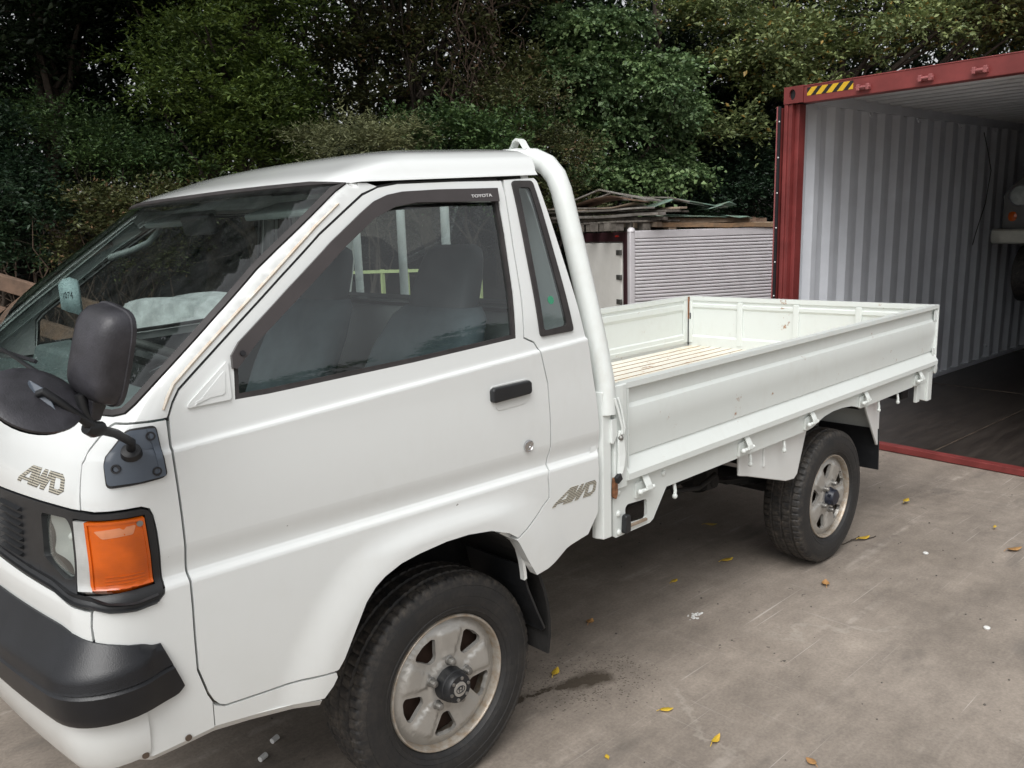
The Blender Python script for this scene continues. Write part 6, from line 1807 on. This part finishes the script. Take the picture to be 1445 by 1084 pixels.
# dark tree between the ivy and the container
b0 = at(3.3, 15.4, .9)
tree('evergreen_tree', b0, [lob(3.0,15.0,3.2,.9,.8,1.0,b0), lob(3.9,14.9,2.6,.9,.8,.9,b0), lob(3.0,15.2,4.4,1.0,.9,.9,b0), lob(4.3,15.0,3.5,.8,.8,.7,b0), lob(2.9,15.0,2.2,.8,.7,.6,b0)], .15, LF_DARK, 1000, 32, 0.180, 0.102, 'deep green evergreen tree in the shade beside the container door')
b0 = at(4.0, 14.0, .6)
tree('shrub', b0, [lob(4.0,13.9,2.2,.75,.6,.55,b0), lob(3.5,13.9,1.8,.7,.6,.4,b0), lob(4.5,13.9,1.9,.6,.6,.5,b0)], .05, LF_BLUE, 400, 35, 0.130, 0.061, 'dark leafy shrub behind the right-hand timbers', 'shrub', nl=5)
# F: pale feathery bush over the roof, G: dark shrubs beside it
b0 = at(-1.65, 9.9, .1)
tree('feathery_shrub', b0, [lob(-1.7,9.8,2.72,.50,.45,.34,b0), lob(-1.35,9.8,2.60,.38,.4,.30,b0), lob(-2.05,9.8,2.60,.36,.4,.26,b0), lob(-1.75,9.8,2.25,.5,.5,.4,b0)], .04, LF_PALE, 525, 38, 0.100, 0.058, 'pale feathery bush showing above the middle of the cab roof', 'shrub', aspect=.20, shell=.4, nl=8)
b0 = at(-2.35, 10.2, .1)
tree('shrub', b0, [lob(-2.4,10.1,2.35,.5,.5,.42,b0), lob(-2.1,10.1,2.1,.5,.5,.4,b0)], .04, LF_BLUE, 287, 35, 0.110, 0.054, 'bluish green shrub left of the pale feathery bush', 'shrub', aspect=.6, nl=5)
b0 = at(-.55, 10.4, .1)
tree('shrub', b0, [lob(-.75,10.3,2.75,.55,.5,.45,b0), lob(-.2,10.3,2.6,.55,.5,.45,b0), lob(-.5,10.3,2.2,.7,.5,.5,b0), lob(-1.0,10.4,2.3,.4,.4,.4,b0)], .05, LF_MID, 525, 38, 0.110, 0.054, 'mid green leafy shrub right of the pale feathery bush', 'shrub', aspect=.5, nl=6)
b0 = at(.35, 11.2, .1)
tree('shrub', b0, [lob(.3,11.1,2.5,.6,.5,.7,b0), lob(.6,11.1,1.9,.6,.5,.5,b0), lob(.1,11.1,3.2,.45,.4,.5,b0)], .05, LF_BROWN, 412, 32, 0.130, 0.051, 'thin brownish shrub behind the guard pipe', 'shrub', shell=.3, nl=14)
# H: left foreground shrubs
b0 = at(-5.3, 8.6, 0)
tree('shrub', b0, [lob(-5.4,8.5,2.2,.45,.4,.6,b0), lob(-5.0,8.5,1.9,.45,.4,.45,b0), lob(-5.6,8.6,2.7,.4,.4,.4,b0), lob(-5.3,8.5,1.55,.5,.4,.3,b0)], .04, LF_BLUE, 525, 38, 0.100, 0.051, 'deep green leafy shrub at the left edge of the picture', 'shrub', aspect=.5, nl=8)
b0 = at(-4.35, 9.1, 0)
tree('shrub', b0, [lob(-4.5,9.0,1.85,.45,.4,.35,b0), lob(-4.0,9.0,1.95,.45,.4,.30,b0), lob(-4.2,9.1,1.5,.7,.5,.35,b0), lob(-3.6,9.1,1.95,.35,.4,.25,b0)], .04, LF_BROWN, 450, 35, 0.110, 0.051, 'olive brown low shrub behind the windscreen corner', 'shrub', nl=12)
b0 = at(-4.7, 9.8, 0)
tree('shrub', b0, [lob(-4.6,9.7,2.6,.6,.5,.45,b0), lob(-5.2,9.8,2.9,.5,.5,.45,b0), lob(-4.0,9.8,2.5,.5,.5,.4,b0)], .04, LF_MID, 300, 32, 0.130, 0.054, 'sparse green shrub in the dark behind the left edge shrub', 'shrub', shell=.3, nl=10)
# bare stems at the foot of the wood, left
b0 = at(-5.3, 9.2, 0)
sm_ = MB()
for i in range(60):
    a = at(random.uniform(-6.2, -4.2), random.uniform(8.7, 9.6), 0) - b0
    q = a + Vector((random.uniform(-.5, .5), random.uniform(-.5, .5), random.uniform(.9, 2.0)))
    r0 = random.uniform(.006, .018)
    sm_.tube(limb_path(a, q, 7, .16), [r0 * (1 - .7 * t / 7) for t in range(8)], 5)
o = sm_.build('bare_stems', VINE, None, smooth=60); o.location = b0
tag(o, kind='stuff', label='tangle of bare brown stems under the shrubs at the left edge', cat='stems')
# trees across the yard behind the photographer: they show only as reflections in the glass and paint
for (x, y, h, r, lb) in ((22, -26, 6.5, 3.2, 'tree far across the yard, mirrored low in the side window'), (30, -22, 5.0, 3.5, 'broad tree at the right end of the far side of the yard'), (14, -32, 5.5, 4.0, 'rounded tree in the middle of the far side of the yard'), (4, -34, 6.0, 4.0, 'tall tree at the left end of the far side of the yard')):
    b0 = Vector((x, y, 0))
    tree('yard_tree', b0, [(0, 0, h * .72, r, r, h * .28), (r * .6, 0, h * .55, r * .6, r * .6, h * .22), (-r * .6, 0, h * .58, r * .6, r * .6, h * .22)], .25, LF_MID, 260, 16, .30, .40, lb, twigs=False)
# overhanging crowns, high over the left of the yard and out of the picture, that shade the wood below
for (l, d, z, r, h, lb) in ((-3.0, 7.6, 7.0, 2.0, 1.2, 'unseen evergreen crown high above the cab, there to shade the wood'), (-7.0, 7.2, 6.6, 2.2, 1.4, 'unseen evergreen crown high at the far left, there to shade the wood')):
    b0 = at(l - .3, d + 4.6, .4)
    tree('unseen_shade_tree', b0, [lob(l, d, z, r, r * .9, h, b0), lob(l - 1.5, d + 1.6, z + .6, r, r, h, b0), lob(l + 1.4, d + 1.8, z + .9, r, r, h, b0), lob(l, d + 3.4, z + .2, r, r, h, b0)], .20, LF_DARK, 620, 20, .30, .26, lb, shell=.2, twigs=False, trunk_top=.95)
# far wood: one mass behind the trees
def wall_wood(n, lat0, lat1, d0, d1, z0, z1, size):
    l = RNG.uniform(lat0, lat1, n); d = RNG.uniform(d0, d1, n) + np.maximum(0, l - 2) * .25; z = RNG.uniform(z0, z1, n)**1.0
    P = np.array(O0)[None, :] + np.array(FW)[None, :] * d[:, None] + np.array(RT)[None, :] * l[:, None]; P[:, 2] = z
    per = 16; ci = np.repeat(np.arange(n), per)
    sp_ = RNG.normal(0, 1, (n * per, 3)) * .26
    return leaf_arrays(P[ci] + sp_, -np.array(FW)[None, :] * .6 + sp_, size)
Va, Fa = wall_wood(8600, -17, 18, 15.6, 18.5, .8, 8.0, .20)
Vb, Fb_ = wall_wood(3800, -20, 6, 16.5, 19.5, 7.0, 15.0, .42)
Vc, Fc_ = wall_wood(1500, -20, -9, 9.0, 16.0, 1.0, 12.0, .40)
Vv = np.concatenate([Va, Vb, Vc]); Fc = np.concatenate([Fa, Fb_ + len(Va), Fc_ + len(Va) + len(Vb)])
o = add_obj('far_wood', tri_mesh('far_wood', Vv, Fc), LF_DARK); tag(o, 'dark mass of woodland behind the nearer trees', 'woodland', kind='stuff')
for i, (l, d, h, r, lb) in enumerate(((-6.9,13.4,7,.11,'dark trunk deep in the wood at the far left'),(-2.2,13.6,7,.10,'slim dark trunk behind the olive tree'),(2.6,15.2,7,.12,'dark trunk between the ivy and the oak'),(-4.0,14.2,7.5,.12,'dark trunk in the gap left of the olive tree'))):
    b0 = at(l, d, .5)
    root = empty('tree_trunk', b0); tag(root, lb, 'tree')
    m = MB(); tp = limb_path((0, 0, -.3), (random.uniform(-.4, .4), random.uniform(-.4, .4), h), 9, .15); m.tube(tp, [r * (1.1 - .7 * t / 9) for t in range(10)], 9); m.build('trunk', BARK, root, smooth=60, local=True)
    m = MB()
    for k in range(10):
        s = tp[random.randint(2, 8)]; q = s + Vector((random.uniform(-1.3, 1.3), random.uniform(-1.3, 1.3), random.uniform(-.2, .9)))
        m.tube(limb_path(s, q, 6, .12), [.022 * (1 - .8 * t / 6) for t in range(7)], 5)
    m.build('branch', BARK, root, smooth=60, local=True)

# ------------------------------------------------------------------ fallen leaves and litter on the concrete
def leaf_mesh(L, W, curl, seed):
    rd = random.Random(seed); V = []; F = []; n = 7
    prof = [0, .62, .92, 1.0, .86, .5, 0.0]
    for i in range(n):
        t = i / (n - 1); w = prof[i] * W / 2
        z = curl * (t - .5)**2 * 4 * L * .25 + .003
        c = rd.uniform(-.06, .06) * W
        for s_, k in ((-1, .10), (0, 0), (1, .10)):
            V.append(((t - .5) * L, c + s_ * w, z + abs(s_) * (k + curl * .25) * W * prof[i] * .6))
    for i in range(n - 1):
        for j in range(2): F.append((i * 3 + j, (i + 1) * 3 + j, (i + 1) * 3 + j + 1, i * 3 + j + 1))
    m = MB().add(V, F); m.tube([(-L * .5, 0, .003 + curl * L * .25), (-L * .68, .0, .004)], .0012, 5)
    return m
LV = [((.640,.290), .060, .026, .5, 25, LEAFY, 'yellow leaf lying just above the wet trickle beside the front wheel'),
      ((.720,-.140), .050, .022, .3, -35, LEAFY, 'bright yellow leaf on open concrete below the wet patch'),
      ((.690,-.350), .058, .020, .7, 8, LEAFY, 'curled yellow leaf nearest the bottom edge of the picture'),
      ((.395,-.160), .022, .014, .2, 60, LEAFY, 'tiny yellow leaf scrap low beside the front tyre'),
      ((.790,-.610), .040, .026, .5, 70, LEAFO, 'tan leaf cut by the bottom edge at the right of centre'),
      ((2.00,-.060), .060, .034, .9, 30, LEAFO, 'crumpled tan leaf on the concrete in front of the rear wheel'),
      ((2.65,.060), .085, .030, .4, -20, LEAFY, 'long yellow leaf beside the rear tyre'),
      ((3.38,.140), .080, .032, .3, 5, LEAFY, 'yellow leaf behind the rear wheel towards the container sill'),
      ((1.95,.410), .075, .030, .3, -18, LEAFY, 'yellow leaf under the bed ahead of the rear wheel'),
      ((1.58,.450), .050, .024, .3, 0, LEAFY, 'small yellow leaf in the shade under the middle of the bed'),
      ((2.97,-.530), .090, .034, .5, -30, LEAFO, 'tan leaf at the right edge of the concrete'),
      ((3.25,-.360), .040, .016, .3, 10, LEAFY, 'small yellow leaf up the concrete near the right edge'),
      ((2.31,.740), .070, .034, .4, -50, LEAFY, 'orange yellow leaf deep under the bed beside the axle'),
      ((1.02,.46), .045, .030, .8, 20, LEAFO, 'brown crumpled leaf scrap in the shade behind the front wheel')]
for i, ((x, y), L, W, cu, rz, mt_, lb) in enumerate(LV):
    o = leaf_mesh(L, W, cu, i).build('fallen_leaf', mt_, None, smooth=60)
    o.location = (x, y, .001); o.rotation_euler = (0, 0, R(rz)); o.modifiers.new('solid', 'SOLIDIFY').thickness = .0006
    tag(o, lb, 'leaf', 'fallen leaves on the concrete')
BT = [((-.27,.65), 'white scrap in the dark under the cab, upper one of two'), ((-.34,.59), 'white scrap in the dark under the cab, lower one of two'), ((2.03,-.70), 'round white bit on the concrete at the right'), ((2.65,-.24), 'small white bit on the concrete right of the rear tyre')]
for (x, y), lb in BT:
    m = MB().lathe([(0, .008), (.0, .011), (.006, .013), (.009, .010), (.010, 0)], (0, 0, 0), (0, 0, 1), 10) if x > 0 else MB().lathe([(-.014, 0), (-.014, .0085), (.012, .009), (.014, .006), (.014, 0)], (0, 0, .010), (1, .4, 0), 12)
    o = m.build('paper_scrap', PAPER, None, smooth=40); o.location = (x, y, .0005); tag(o, lb, 'scrap', 'white litter on the concrete')
rd = random.Random(4); m = MB()
for i in range(26):
    a = rd.gauss(0, .022); b_ = rd.gauss(0, .012); r = rd.uniform(.002, .007)
    m.sphere((a, b_, r * .3), (r * 1.4, r, r * .5), 7, 4)
o = m.build('paint_splash', PAPER, None, smooth=60); o.location = (1.36, .19, .001); tag(o, 'splash of dried white paint chips behind the front wheel', 'paint splash', kind='stuff')
rd = random.Random(9); m = MB()
for i in range(150):
    x = rd.uniform(-.8, 4.2); y = rd.uniform(-1.0, 1.0); r = rd.uniform(.0015, .005)
    m.sphere((x, y, r * .4), (r * rd.uniform(.8, 1.6), r, r * .7), 6, 4)
o = m.build('grit', simple('grit_stone', (0.17, 0.15, 0.13), 0.9, var=.3), None, smooth=60); tag(o, 'scattered grit on the concrete', 'grit', kind='stuff')
m = MB()
for p, q_ in (((2.42,.16,.004),(2.62,.05,.008)), ((2.50,.115,.006),(2.55,.16,.004)), ((2.55,.09,.007),(2.66,.09,.004)), ((2.62,.05,.008),(2.72,.03,.003))):
    m.tube(limb_path(p, q_, 4, .012), .003, 5)
o = m.build('twig', BARK, None, smooth=60); tag(o, 'thin dark twig on the concrete behind the rear tyre', 'twig')
